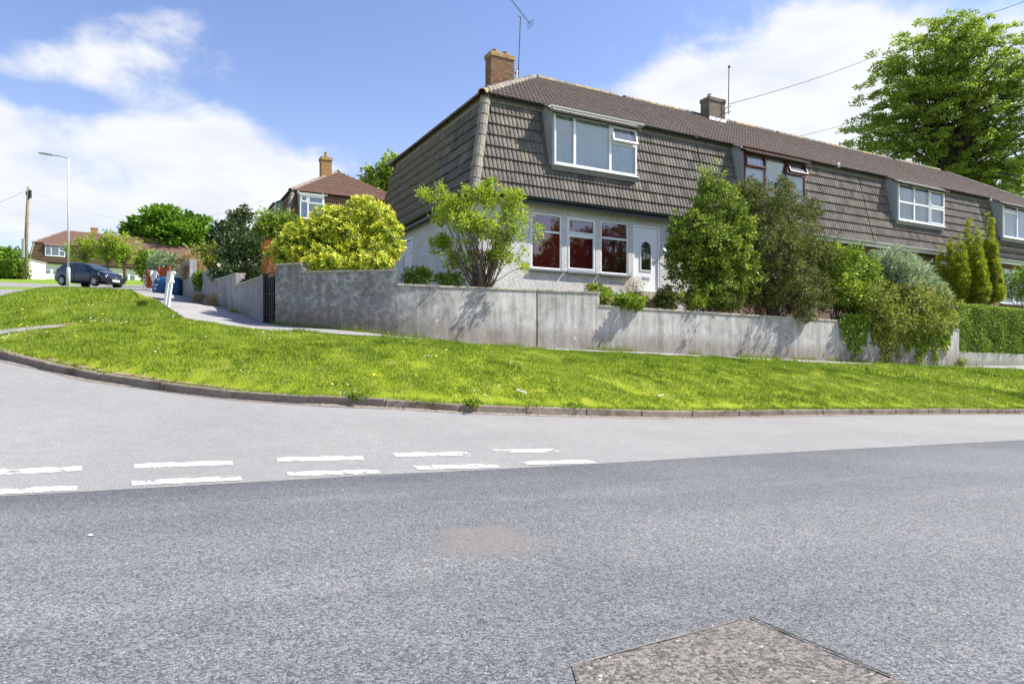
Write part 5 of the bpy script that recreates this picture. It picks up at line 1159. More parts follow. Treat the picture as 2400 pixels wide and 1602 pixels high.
side_plant('ornamental_grass', 'brown feathery grass tuft behind the side wall', 440, 620, 25.0, 26, 22, 'straw', 110, 26, .16, .16, .02)
side_plant('flowering_shrub', 'pale straw yellow shrub leaning over the side wall', 455, 638, 22.5, 34, 18, 'straw', 120, 22, .13, .09, .03)
side_plant('box_ball', 'small bright yellow green clipped ball hanging on the side wall', 477, 660, 20.3, 24, 24, 'hedge', 130, 24, .07, .06, .03)
bq = at_ground(560, 19.5, garden)
plant('escallonia_shrub', 'tall dark green shrub dotted with pale pink flowers', 'shrub', bq, [lobe(565, 600, 19.4, 50, 44), lobe(550, 560, 19.6, 36, 40), lobe(590, 590, 19.3, 30, 40), lobe(560, 640, 19, 52, 22), lobe(556, 520, 19.8, 18, 30), lobe(578, 500, 19.9, 9, 22)], 760, 22, .13, .085, .05, 'escallonia', nb=30, br=.02, fill=.45)
plant('apple_tree', 'loose twiggy light green tree in front of the hillside house', 'tree', at_ground(640, 26, garden), [lobe(625, 520, 26, 30, 26), lobe(660, 515, 26, 32, 26), lobe(690, 535, 26, 26, 22), lobe(640, 545, 26, 44, 20), lobe(610, 545, 26, 20, 18)], 260, 20, .18, .11, .05, 'ivy', trunk=(P(650, 545, 26), .06), nb=40, br=.02, fill=.9)
plant('rusty_conifer', 'rust orange dying conifer behind the garden gate', 'conifer', at_ground(632, 18.6, garden), [lobe(632, 600, 18.6, 15, 26), lobe(634, 625, 18.5, 17, 22), lobe(628, 580, 18.6, 8, 16)], 130, 24, .09, .07, .012, 'rust', nb=10, br=.015)
plant('garden_shrub', 'yellow green undergrowth seen through the metal gate', 'shrub', at_ground(633, 16.4, garden), [lobe(634, 680, 16.4, 20, 34), lobe(634, 720, 16.4, 20, 26)], 120, 20, .09, .07, .03, 'hedge', nb=10, br=.01)
# weeds at wall feet
for x, y, d, rx, ry, mt, lbl in ((499, 708, 17.3, 14, 18, 'straw', 'dry reddish weed tuft against the side wall nearer the gate'), (467, 700, 19.2, 14, 12, 'straw', 'dry weed tuft against the side wall further uphill'), (545, 738, 15.6, 12, 7, 'scrub', 'low weeds at the foot of the side wall'), (2255, 850, 22.2, 6, 9, 'scrub', 'small weed growing in the corner of the low wall')):
    low('weed_tuft', lbl, x, y, d, rx, ry, mt, 30, 20, .05, .10, .014, 'weed', fn=land, nb=4)
# hedge and bushes at the far left
ha2 = at_ground(-90, 62, land); hb2 = at_ground(33, 60.5, land)
box_hedge('rounded_hedge', 'thick rounded green hedge beside the telegraph pole', (ha2.x, ha2.y, 0), (hb2.x, hb2.y, 0), 1.6, hb2.z-.1, P(20, 608, 60.5).z, 7000, .2, 'hedge', .5)
far_tree('distant_bushes', 'dark green bushes behind the rounded hedge', 25, 80, [lobe(0, 600, 80, 30, 18), lobe(30, 604, 80, 26, 18), lobe(-40, 596, 80, 40, 22), lobe(50, 612, 80, 14, 14)], 160, 24, .6, .4, 'dome', cat='bush')
# trees across the main road (they show in the window panes)
for i, (x, y, hh, mt, lbl) in enumerate(((38, 4, 11.5, 'conifer', 'dark pointed conifer across the main road between two leafy trees'), (45, 10, 13, 'dome', 'broad leafy tree across the main road behind the pointed conifer'), (42, -3, 10.5, 'conifer', 'slim dark conifer across the main road beside the pale tree'), (52, 0, 14, 'tree', 'tall pale leafy tree across the main road'), (47, 17, 9, 'conifer', 'short dark conifer across the main road up the slope'), (36, -9, 9, 'dome', 'low leafy tree across the main road down the slope'), (60, 8, 15, 'dome', 'tallest leafy tree across the main road at the back'), (56, 20, 11, 'tree', 'pale leafy tree across the main road at the back'))):
    bz = mainz(x, y)+EYE-.2
    lbs = [(x+random.uniform(-.4, .4), y+random.uniform(-.4, .4), bz+hh*t, (1-t)*hh*.24+.3, (1-t)*hh*.24+.3, hh*.11) for t in (.15, .3, .45, .6, .75, .88, .97)] if mt == 'conifer' else [(x+random.uniform(-2.2, 2.2), y+random.uniform(-2.2, 2.2), bz+hh*random.uniform(.4, .85), 2.3, 2.3, 1.9) for _ in range(8)]
    plant('roadside_tree', lbl, 'tree', (x, y, bz), lbs, 260, 24, .5, .36, .22, mt, trunk=(Vector((x, y, bz+hh*.7)), .2), nb=14, br=.06, group='trees across the main road', fill=.5)
# ---------------------------------------------------------------- grass, flowers
def blades(poly, n, hfun, hmin, hmax, wid, clipd=None):
    px = np.array(poly); lo, hi = px.min(0), px.max(0); out = []
    while sum(len(o) for o in out) < n:
        q = rng.uniform(lo, hi, (n*2, 2)); q = q[inside(q, px)]
        if clipd is not None: q = q[clipd(q)]
        out.append(q)
    return np.concatenate(out)[:n]
vp = np.array(verge_poly)
def view(q): return (np.abs(q[:, 0]) < .80*q[:, 1]+.5)
xpl = np.array([(a[0], a[1]) for a in xp])
def not_strip(q):
    k = np.ones(len(q), bool)
    for a, b in zip(xpl[:-1], xpl[1:]):
        t = np.clip(((q-a) @ (b-a))/((b-a) @ (b-a)), 0, 1); k &= (np.linalg.norm(q - a - t[:, None]*(b-a), axis=1) > .17) | (rng.random(len(q)) < .12)
    return k
kb_ = np.array([(p.x, p.y+.10) for p in kb])
def thin(q):
    d = np.min(np.linalg.norm(q[:, None, :]-kb_[None, ::2], axis=2), axis=1); return (d > .05+.14*rng.random(len(q))) | (rng.random(len(q)) < .3)
def vnoise(q, sc, seed):
    r = np.random.default_rng(seed).random((256, 256)); p = q*sc + 100; i = np.floor(p).astype(int); f = p-i; f = f*f*(3-2*f); i &= 255; j = (i+1) & 255
    return (r[i[:, 0], i[:, 1]]*(1-f[:, 0])+r[j[:, 0], i[:, 1]]*f[:, 0])*(1-f[:, 1]) + (r[i[:, 0], j[:, 1]]*(1-f[:, 0])+r[j[:, 0], j[:, 1]]*f[:, 0])*f[:, 1]
def grass_obj(name, label, q, h0, h1, w, parentless=True, lean=.7, seedh=None):
    n = len(q); z = verge_h(q) + EYE; pos = np.c_[q, z-.004]
    pn = vnoise(q, .9, 1)*.6 + vnoise(q, 2.3, 2)*.4; fine = vnoise(q, 6.5, 3)*.6 + vnoise(q, 15, 4)*.4; dry = np.clip((vnoise(q, 1.5, 5)*.5+vnoise(q, 4.5, 6)*.5-.60)*5, 0, 1); tuft = np.clip((vnoise(q, 3.2, 7)-.72)*6, 0, 1)
    hh = (h0 + (h1-h0)*rng.random(n)**1.5)*(.45+.8*fine+.55*tuft)*(1-.5*dry); a = rng.random(n)*6.283; dirv = np.c_[np.cos(a), np.sin(a), np.zeros(n)]; sdv = np.c_[-np.sin(a), np.cos(a), np.zeros(n)]
    ww = w*rng.uniform(.7, 1.4, n)
    tip = pos + dirv*(hh*lean*rng.random(n))[:, None]; tip[:, 2] += hh; v = np.stack([pos - sdv*ww[:, None]/2, pos + sdv*ww[:, None]/2, tip], 1).reshape(-1, 3)
    val = np.clip(.30 + .36*rng.random(n) + .45*(pn-.5) + .30*(fine-.5) - .16*tuft + .42*dry*rng.random(n) + (rng.random(n) < .06)*.4, 0, 1)
    return link(name, np_mesh(name, v, np.arange(3*n).reshape(-1, 3), M['grass'], val), label=label, kind='stuff')
near_c = lambda q: view(q) & (q[:, 1] < 15.5) & not_strip(q) & thin(q)
q = blades(vp, 260000, None, 0, 0, 0, near_c); grass_obj('verge_grass', 'short bright green grass on the sloping verge', q, .02, .06, .011)
q = blades(vp, 70000, None, 0, 0, 0, lambda q: view(q) & (q[:, 1] >= 15) & not_strip(q)); grass_obj('verge_grass', 'longer grass on the upper part of the verge', q, .04, .10, .022)
# fringe hanging over the kerb
fr_ = np.array([(p.x, p.y) for p in kback]); s_ = rng.integers(0, len(fr_)-1, 26000); t_ = rng.random(26000)[:, None]; q = fr_[s_]*(1-t_) + fr_[s_+1]*t_; 
nrm_ = np.array([(kl[min(i+1, len(kl)-1)] - kl[max(i-1, 0)]).normalized()[:2] for i in range(len(kl))]); nn_ = np.c_[nrm_[:, 1], -nrm_[:, 0]]
q = q + nn_[s_]*(rng.random(26000)**1.3*.14-.04-.10*(vnoise(q, 4, 9) > .42)*rng.random(26000))[:, None]; q = q[view(q) & ((q[:, 0] > -3.6) | (rng.random(len(q)) < .5))]; grass_obj('kerb_fringe', 'ragged grass fringe creeping over the kerb stones', q, .03, .075, .012, lean=1.8)
for x, rx, ry, mt, lbl in ((1100, 30, 5, 'ivy', 'leafy clover clump spilling over the kerb'), (1335, 36, 4, 'hedge', 'dandelion leaves spilling over the kerb further right'), (838, 20, 4, 'ivy', 'small weed patch on the kerb below the taller wall')):
    kq = min(kback, key=lambda p: abs(CX + F*p.x/p.y - x)); yk = HY - (kq.z+.115)/kq.y*F
    low('kerb_weeds', lbl, x, yk-1, kq.y-.05, rx, ry, mt, 34, 14, .03, .042, .02, 'weed', fn=land, nb=3, rd=.07)
# ragged grass along the wall foot
wf = np.array([(p.x, p.y) for p in smooth_line(wallb, .05)]); iw = rng.integers(0, len(wf), 9000); q = wf[iw] + np.c_[rng.normal(0, .02, 9000), -.03-.10*rng.random(9000)**2]; q = q[vnoise(q, 2.2, 12) > .52]
zf = land.many(q); nq = len(q); hb_ = .03+.13*rng.random(nq)**2.5; an = rng.random(nq)*6.283; pb = np.c_[q, zf+EYE]; sd_ = np.c_[np.cos(an), np.sin(an), np.zeros(nq)]*.005; tp_ = pb + np.c_[np.sin(an)*hb_*.4, -np.abs(np.cos(an))*hb_*.4, hb_]
link('wall_foot_grass', np_mesh('wall_foot_grass', np.stack([pb-sd_, pb+sd_, tp_], 1).reshape(-1, 3), np.arange(3*nq).reshape(-1, 3), M['grass'], np.clip(rng.normal(.55, .25, nq), 0, 1)), label='thin straggling grass along the foot of the garden wall', kind='stuff')
def flowers(name, label, q, r, mat, lift, nside=6):
    n = len(q); z = verge_h(q)+EYE+lift*rng.uniform(.6, 1.4, n); a = np.arange(nside)*2*np.pi/nside; rr = r*rng.uniform(.7, 1.3, n)
    tilt = rng.normal(0, .35, (n, 2)); v = np.zeros((n, nside, 3)); v[:, :, 0] = q[:, :1] + rr[:, None]*np.cos(a); v[:, :, 1] = q[:, 1:2] + rr[:, None]*np.sin(a)
    v[:, :, 2] = z[:, None] + rr[:, None]*(np.cos(a)*tilt[:, :1] + np.sin(a)*tilt[:, 1:2] - .5)
    return link(name, np_mesh(name, v.reshape(-1, 3), np.arange(n*nside).reshape(-1, nside), mat), label=label, kind='stuff')
M['daisy'] = plain('white petals', (.85, .85, .80), .7, .2); M['dandelion'] = plain('yellow petals', (.85, .60, .02), .7, .2)
def scat(pxs):
    out = []
    for x, y, sx, sy, n in pxs:
        for _ in range(n):
            h_ = hit(x+random.gauss(0, sx), y+random.gauss(0, sy), lambda a, b: land(a, b)); out.append((h_[0], h_[1]))
    q = np.array(out); return q[inside(q, vp)]
flowers('daisies', 'small white daisies scattered in the grass', np.r_[scat([(250, 757, 70, 5, 70), (90, 785, 60, 9, 70), (470, 750, 40, 4, 50), (620, 775, 60, 8, 40), (1000, 835, 20, 6, 14), (1080, 920, 40, 8, 26), (840, 920, 30, 8, 14), (300, 730, 90, 12, 40), (1600, 880, 300, 18, 30), (2200, 900, 130, 18, 30)]), blades(vp, 90, None, 0, 0, 0, near_c)], .009, M['daisy'], .045)
flowers('dandelions', 'yellow dandelions scattered in the grass', np.r_[scat([(250, 715, 90, 12, 40), (60, 770, 60, 12, 14), (880, 883, 8, 3, 4), (1310, 958, 20, 3, 5), (2085, 937, 4, 2, 2), (150, 745, 80, 8, 16)]), blades(vp, 40, None, 0, 0, 0, near_c)], .016, M['dandelion'], .05)
# ---------------------------------------------------------------- street things
def lz(x, y): return land(x, y) + EYE
# street lamp
b = at_ground(160, 36.5, land); k = 36.5/F
lamp = empty('street_lamp', b, label='tall grey street lamp post on the crest of the verge', cat='street lamp')
MB().tube([(0, 0, -.2), (0, 0, 1.02), (0, 0, 1.08), (0, 0, 1.10)], [.10, .10, .09, .06], 12).build('base', M['greysteel'], lamp, True)
MB().tube([(0, 0, 1.05), (.01, 0, 4.2), (.03, 0, 6.93)], [.055, .048, .036], 10).build('post', M['greysteel'], lamp, True)
MB().tube([(.03, 0, 6.9), (-.05, 0, 6.97), (-.42, 0, 7.08), (-.75, 0, 7.14)], [.034, .03, .026, .026], 8).build('arm', M['steel'], lamp, True)
hd = MB(); 
hd.lathe([(.0, 0), (.05, .03), (.085, .15), (.10, .45), (.085, .75), (.04, .92), (0, .95)], 10, TR(-.70, 0, 7.12) @ Matrix.Rotation(R(-81), 4, 'Y') @ Matrix.Diagonal((.65, 1.25, 1, 1)))
hd.build('lantern', M['steel'], lamp, True)
# telegraph pole
b = at_ground(59, 61, land); tp = empty('telegraph_pole', b, label='brown timber telegraph pole beside the hilltop house', cat='telegraph pole'); k = 61/F
tph = P(67, 438, 61).z - b.z
MB().tube([(0, 0, -.3), (.12, 0, tph*.5), (.30, 0, tph)], [.17, .145, .11], 10).build('pole', M['wood'], tp, True)
MB().box((.14, -.14, tph-.75), (.24, .14, tph-.45)).box((.38, -.1, tph-1.0), (.52, .1, tph-.3)).build('terminal_box', M['gate'], tp)
for i in range(9): z = tph*.40 + i*.5; MB().tube([(.12+.02*i-.2*(i % 2 == 0), 0, z), (.12+.02*i+.28*(i % 2), 0, z)], .014, 5).build('step', M['steel'], tp)
MB().box((-.17, -.22, 1.6), (.05, -.16, 3.3)).build('cable_guard', M['greysteel'], tp)
# blue bag
b = at_ground(396, 23.3, land); bag = empty('rubble_bag', b, label='blue woven builder\'s bag with pale lettering at the wall end', cat='bag')
n = 28; vs = []; lv = [(0, .80), (.08, .96), (.25, 1.04), (.45, 1.02), (.62, .96), (.70, .92), (.69, .88), (.50, .86)]
for z, f in lv:
    for i in range(n):
        a = 2*math.pi*i/n; c, s_ = math.cos(a), math.sin(a); r = .46*f/max(abs(c), abs(s_))**.75*(1+.035*math.sin(5*a+z*9)+.02*math.sin(11*a+z*20))
        vs.append((r*c, r*s_*.85, z*(1+.03*math.sin(3*a)) - .06*(z > .6)*(.5+.5*math.sin(2*a+.6)) - .05))
m = len(lv); fs = [(i*n+j, i*n+(j+1) % n, (i+1)*n+(j+1) % n, (i+1)*n+j) for i in range(m-1) for j in range(n)] + [list(range(n))[::-1], [(m-1)*n+j for j in range(n)]]
bg_ = MB().add(vs, fs).build('sack', M['bluebag'], bag, True); bag.rotation_euler = (0, 0, R(14))
for i, (txt, zz, sz, xx) in enumerate((('Fo', .50, .19, -.40), ('coo', .32, .13, -.46), ('al', .19, .12, -.40))):
    cu_ = bpy.data.curves.new('lettering', 'FONT'); cu_.body = txt; cu_.size = sz; cu_.extrude = .003
    to = bpy.data.objects.new('tmp', cu_); C.objects.link(to); dg = bpy.context.evaluated_depsgraph_get(); me = bpy.data.meshes.new_from_object(to.evaluated_get(dg)); bpy.data.objects.remove(to)
    me.name = 'lettering'; me.materials.clear(); me.materials.append(M['lettering'])
    link('lettering', me, bag, TR(xx+.02, -.425, zz) @ Matrix.Rotation(R(90), 4, 'X'))
for sx in (-1, 1): MB().tube([(sx*.36, -.28, .62), (sx*.40, -.30, .74), (sx*.30, -.33, .78), (sx*.22, -.36, .66)], .014, 5).build('strap', M['lettering'], bag, True)
# street name sign on two leaning posts
s0 = hit(392.5, 720, lambda a, b: land(a, b)); s1 = hit(384, 715, lambda a, b: land(a, b)); sgn = empty('street_name_sign', (s0[0], s0[1], s0[2]+EYE), label='low white street name sign on two leaning posts, seen edge on', cat='sign')
pa = Vector((0, 0, 0)); pb = Vector((-.46, .78, .10)); ln_ = Vector((.115, .02, .80))
for p in (pa, pb):
    x = ln_.normalized(); mb = MB(); mm = basis((1, 0, -.14), (0, 1, 0), (.14, 0, 1), (0, 0, 0)).to_3x3()
    mb.obox(p + ln_*.46, (.055, .055, .92*ln_.length), mm); mb.build('post', M['upvc'], sgn)
d_ = (pb-pa).normalized(); top = ln_*.98
mb = MB(); q_ = [pa - d_*.12 + ln_*.66, pb + d_*.12 + ln_*.66, pb + d_*.12 + ln_*.98, pa - d_*.12 + ln_*.98]; nn3 = d_.cross(ln_).normalized()*.012
mb.add([tuple(p - nn3*1 + Vector((-.04, 0, 0))) for p in q_] + [tuple(p + nn3*1 + Vector((-.04, 0, 0))) for p in q_], [(0, 1, 2, 3), (7, 6, 5, 4), (0, 1, 5, 4), (1, 2, 6, 5), (2, 3, 7, 6), (3, 0, 4, 7)]); mb.build('plate', M['cream'], sgn)
for z in (.70, .94): MB().obox(pa + ln_*z, (.09, .07, .05), Matrix.Identity(3)).build('bracket', M['upvc'], sgn)
# red timber fence and gate with a white sheet
def fence(name, label, x0, x1, yb, yt, d, boards):
    a = P(x0, yb, d); b_ = P(x1, yb, d); f = empty(name, a, label=label, cat='gate'); w = (b_.x-a.x)/boards; h = P(x0, yt, d).z - a.z
    for i in range(boards): MB().box((i*w+.004, -.012, 0), ((i+1)*w-.004, .012, h+random.uniform(-.02, .02))).build('board', M['redwood'], f)
    for z in (.2, h*.75): MB().box((0, .013, z), (b_.x-a.x, .05, z+.09)).build('rail', M['redwood'], f)
    for x in (-.05, b_.x-a.x): MB().box((x-.04, -.05, -.2), (x+.05, .05, h+.06)).build('post', M['redwood'], f)
    return f
fg = fence('timber_gate', 'red stained timber gate behind the blue bag', 374, 396, 690, 628, 29, 6)
fence('timber_fence', 'red stained timber fence panel under the white sheet', 349, 372, 679, 635, 31, 6)
mb = MB(); n = 9; vs = []; a = P(351, 634, 30.8)
for i in range(n):
    for j in range(n):
        u_, v_s = i/(n-1), j/(n-1); x = a.x + u_*.37 + .02; L_ = (.35 + .50*u_**.55); vs.append((x + .10*v_s*(1-u_), 30.75 - .05*math.sin(u_*9+v_s*2) - .04*v_s, a.z - v_s*L_))
mb.add(vs, [(i*n+j, i*n+j+1, (i+1)*n+j+1, (i+1)*n+j) for i in range(n-1) for j in range(n-1)])
sh_ = mb.build('dust_sheet', M['cloth'], None, True, label='white sheet draped over the red fence panel', cat='sheet')
bx_ = at_ground(351, 30.2, land); MB().box((-.10, -.08, -.02), (.13, .08, .12)).build('concrete_block', M['white'], None, M=TR(*bx_), bevel=.01, label='small white block at the foot of the red fence', cat='block')
mf = empty('metal_fence', P(338, 684, 33), label='thin grey metal fence left of the red fence panel', cat='fence')
for i in range(7): MB().box((-.05+i*.08, -.01, -.2), (-.03+i*.08, .01, .82)).build('bar', M['steel'], mf)
for z in (.3, .75): MB().box((-.1, .012, z), (.5, .03, z+.03)).build('rail', M['steel'], mf)
# low white patterned wall before the hilltop house
pw = empty('patterned_wall', label='low white pierced block wall in front of the hilltop house', cat='wall'); a = P(64, 651, 90); b_ = P(138, 657, 94); pw.location = a
dv = (b_-a); L_ = Vector((dv.x, dv.y, 0)).length; tt = Vector((dv.x, dv.y, 0)).normalized(); mm = basis(tt, (-tt.y, tt.x, 0), (0, 0, 1), (0, 0, 0)).to_3x3()
MB().obox(tt*L_/2 + Vector((0, 0, -.1)), (L_, .2, .35), mm).obox(tt*L_/2 + Vector((0, 0, .80)), (L_, .2, .12), mm).build('rail', M['white'], pw)
for i in range(int(L_/.3)): MB().obox(tt*(i*.3+.15) + Vector((0, 0, .41)), (.13, .12, .65), mm).build('block', M['white'], pw)
# small store between hedge and pole
b = at_ground(45, 72, land); st = empty('garage', b, label='small white garage beside the telegraph pole', cat='garage'); w = 1.4
MB().box((-.7, 0, -.3), (.75, 3, 1.75)).build('wall', M['white'], st); MB().box((-.8, -.1, 1.752), (.85, 3.1, 1.86)).build('roof', M['fascia'], st); MB().box((-.6, -.03, -.2), (.65, -.002, .7)).build('door', M['lead'], st)
# ---------------------------------------------------------------- parked car
def carpaint():
    m, t = newmat('dark blue car paint'); fin(t, (.004, .009, .022), .25, .5); t.b.inputs['Coat Weight'].default_value = .4; t.b.inputs['Coat Roughness'].default_value = .05; return m
M['carpaint'] = carpaint(); M['tyre'] = plain('black tyre rubber', (.015, .015, .016), .8, .3); M['alloy'] = plain('silver alloy', (.33, .33, .35), .4, .5, .5); M['carglass'] = plain('dark tinted car glass', (.03, .045, .055), .05, .8, 0, .1)
M['headlight'] = plain('clear headlamp', (.75, .77, .80), .15, .7); M['taillight'] = plain('red tail lamp', (.35, .01, .015), .2, .6); M['plate'] = plain('white number plate', (.80, .80, .82), .4, .4)
TOPC = [(-2.0, .70), (-1.95, .95), (-1.80, 1.12), (-1.55, 1.34), (-1.25, 1.43), (-.7, 1.48), (-.1, 1.47), (.3, 1.40), (.7, 1.22), (1.05, 1.04), (1.3, .98), (1.6, .90), (1.85, .80), (1.96, .66), (2.0, .52)]
def topz(x): return float(np.interp(x, [p[0] for p in TOPC], [p[1] for p in TOPC]))
def halfw(x): return .865*(1-.16*abs(x/2)**3.5)
def section(x):
    T = topz(x); w = halfw(x); lo = .22 + .08*abs(x/2)**4; belt = min(T-.02, .93+.02*x*-1); pts = [(w*.90, lo), (w*.98, lo+.14), (w, .58 if T > .62 else T-.05), (w*.975, belt-.10 if belt-.10 > .58 else (T-.03)), (w*.955, belt)]
    if T > belt+.06: f = (T-belt)/.55; pts += [(w*(.955-.13*f), belt+(T-belt)*.55), (w*(.955-.26*f), T-.05), (w*(.955-.40*f), T-.012), (0, T)]
    else: pts += [(w*.90, T-.012), (w*.8, T-.006), (w*.6, T-.002), (0, T)]
    return pts
def car(loc, rot):
    cr = empty('parked_car', loc, label='dark blue hatchback parked at the top of the side road', cat='car'); cr.rotation_euler = rot
    xs = np.unique(np.r_[np.linspace(-2, 2, 33), [-1.97, 1.97]]); S = [section(x) for x in xs]; m = len(S[0]); vs = []; fs = []
    ring = 2*m-1
    for x, s in zip(xs, S): vs += [(x, -y, z) for y, z in s] + [(x, y, z) for y, z in s[-2::-1]]
    for i in range(len(xs)-1):
        for j in range(ring-1): fs.append((i*ring+j, i*ring+j+1, (i+1)*ring+j+1, (i+1)*ring+j))
        fs.append((i*ring+ring-1, i*ring, (i+1)*ring, (i+1)*ring+ring-1))
    fs += [list(range(ring)), [(len(xs)-1)*ring+j for j in range(ring)]]
    MB().add(vs, fs).build('body', M['carpaint'], cr, True)
    def patch_(name, x0, x1, f0, f1, mat, side, shear0=0, shear1=0, n=6, off=.008):
        vs = []
        for i in range(n+1):
            for f in (f0, (f0+f1)/2, f1):
                x = (x0+shear0*f) + ((x1+shear1*f)-(x0+shear0*f))*i/n; T = topz(x); s = section(x); b_ = s[4]; belt = b_[1]; z = belt + (T-.03-belt)*f; y = float(np.interp(z, [q[1] for q in s[4:8]], [q[0] for q in s[4:8]])) + off; vs.append((x, side*y, z))
        MB().add(vs, [(i*3+j, i*3+j+1, (i+1)*3+j+1, (i+1)*3+j) for i in range(n) for j in (0, 1)]).build(name, mat, cr, True)
    for sd_ in (-1, 1):
        patch_('side_window', -.28, .62, .06, .82, M['carglass'], sd_, 0, -.42); patch_('side_window', -1.28, -.36, .08, .80, M['carglass'], sd_, .12, 0)
    vs = []     # windscreen and rear screen
    for x0, x1, nm in ((.36, 1.02, 'windscreen'), (-1.86, -1.58, 'rear_screen')):
        vs = []
        for i in range(5):
            x = x0+(x1-x0)*i/4; T = topz(x); s = section(x)
            for f in (-.92, -.5, 0, .5, .92): y = f*s[7][0]*1.02; vs.append((x + (.01 if x > 0 else -.01), y, T + .012 - .012*abs(f)))
        MB().add(vs, [(i*5+j, i*5+j+1, (i+1)*5+j+1, (i+1)*5+j) for i in range(4) for j in range(4)]).build(nm, M['carglass'], cr, True)
    RX = Matrix.Rotation(R(90), 4, 'X')
    for x in (-1.24, 1.26):
        for sd_ in (-1, 1):
            y = sd_*.80
            w_ = MB().lathe([(.20, -.10), (.30, -.105), (.315, -.07), (.315, .07), (.30, .105), (.20, .10)], 24, TR(x, y, .315) @ RX).build('wheel', M['tyre'], cr, True)
            rim = MB().lathe([(.03, -.06), (.20, -.05), (.21, .0), (.20, .05), (.03, .06)], 20, TR(x, y, .315) @ RX @ Matrix.Diagonal((1, 1, .8, 1)))
            rim.build('rim_drum', M['tyre'], w_)
            sp_ = MB()
            for j in range(10):
                a = 2*math.pi*j/10; c, s2 = math.cos(a), math.sin(a); px_, pz_ = -s2, c
                sp_.add([(x+c*.04+px_*.018*q, y+sd_*t, .315+s2*.04+pz_*.018*q) for t in (.095, .112) for q in (-1, 1)] + [(x+c*.205+px_*.030*q, y+sd_*t, .315+s2*.205+pz_*.030*q) for t in (.095, .112) for q in (-1, 1)], [(0, 1, 5, 4), (2, 3, 7, 6), (0, 2, 6, 4), (1, 3, 7, 5), (4, 5, 7, 6)])
            sp_.lathe([(.0, .115), (.05, .112), (.05, .095)], 10, TR(x, y, .315) @ Matrix.Rotation(R(-90*sd_), 4, 'X')); sp_.build('rim', M['alloy'], w_)
            arch_ = MB(); vs = []
            for j in range(13):
                a = math.pi*(j/12); 
                for r_ in (.325, .375): vs.append((x+r_*math.cos(a), sd_*(halfw(x)+.004), .315+r_*math.sin(a)))
            arch_.add(vs, [(2*j, 2*j+1, 2*j+3, 2*j+2) for j in range(12)]); arch_.build('wheel_arch', M['tyre'], cr)
    for sd_ in (-1, 1):
        MB().add([(1.50, sd_*(halfw(1.5)*.97), .86), (1.50, sd_*(halfw(1.5)+.006), .70), (1.93, sd_*.58, .69), (1.955, sd_*.50, .62), (1.88, sd_*.50, .76), (1.70, sd_*.68, .84)], [(0, 1, 2, 5), (5, 2, 4), (2, 3, 4)]).build('headlight', M['headlight'], cr)
        MB().add([(-1.70, sd_*(halfw(1.7)*.99), .98), (-1.72, sd_*(halfw(1.7)+.008), .80), (-1.99, sd_*.66, .80), (-1.94, sd_*.64, .98)], [(0, 1, 2, 3)]).build('tail_light', M['taillight'], cr)
        MB().obox((.62, sd_*.95, .98), (.12, .16, .11), Matrix.Identity(3)).build('mirror', M['carpaint'], cr, bevel=.02)
        MB().box((-.42, sd_*.868-.01, .80), (-.26, sd_*.868+.01, .825)).build('door_handle', M['carpaint'], cr)
        MB().box((-.335, sd_*(.862)-.006, .30), (-.32, sd_*(.862)+.006, .88)).build('door_gap', M['tyre'], cr)
        MB().box((.90, sd_*.862-.006, .30), (.912, sd_*.862+.006, .86)).build('door_gap', M['tyre'], cr)
    MB().box((1.985, -.26, .36), (2.012, .26, .47)).build('number_plate', M['plate'], cr)
    MB().box((1.93, -.48, .56), (1.992, .48, .62)).build('grille', M['tyre'], cr); MB().box((1.985, -.40, .545), (2.0, .40, .56)).build('grille_bar', M['alloy'], cr); MB().box((1.95, -.60, .24), (1.995, .60, .34)).build('air_intake', M['tyre'], cr)
    MB().lathe([(.0, .0), (.045, .0), (.045, .012), (.0, .012)], 14, TR(1.992, 0, .60) @ Matrix.Rotation(R(90), 4, 'Y')).build('badge', M['alloy'], cr)
    return cr
cp = Vector(((211-CX)/F*42, 42, 0)); cz = lz(cp.x, cp.y)
gxx = (land(cp.x+1.2, cp.y-.3)-land(cp.x-1.2, cp.y+.3))/2.4
car((cp.x, cp.y, cz+.02), (0, -math.atan(gxx), R(-16)))
# ---------------------------------------------------------------- aerials and wires
def hworld(u, v, z): q = H0 + U*u + V*v; return Vector((q.x, q.y, q.z+z+EYE))
ab = P(1214, 188, 23.4); at = P(1220, 40, 23.4); ae = empty('television_aerial', ab, label='tall television aerial with long boom beside the orange brick chimney', cat='aerial')
MB().tube([(0, 0, -.1), at-ab], .016, 6).build('mast', M['wire'], ae)
bo = [P(1183, -20, 23.0), P(1243, 57, 23.6)]; dirb = (bo[1]-bo[0]).normalized(); MB().tube([bo[0]-ab, bo[1]-ab], .012, 6).build('boom', M['wire'], ae)
sdv_ = dirb.cross(Vector((0, 0, 1))).normalized()
for i in range(14): c = bo[0].lerp(bo[1], i/16)-ab; MB().tube([c - sdv_*.09, c + sdv_*.09], .005, 4).build('element', M['steel'], ae)
c = bo[1]-ab
for z in (-.10, -.03, .05, .10): MB().tube([c - sdv_*.2 + Vector((0, 0, z)), c + sdv_*.2 + Vector((0, 0, z))], .006, 4).build('reflector', M['wire'], ae)
MB().tube([at-ab, (P(1213, 38, 23.4)-ab)], .01, 5).build('bracket', M['wire'], ae)
bk = P(1207, 172, 23.3); MB().tube([bk-ab, P(1216, 160, 23.2)-ab], .02, 5).tube([bk-ab, P(1216, 172, 23.2)-ab], .02, 5).build('wall_bracket', M['wire'], ae)
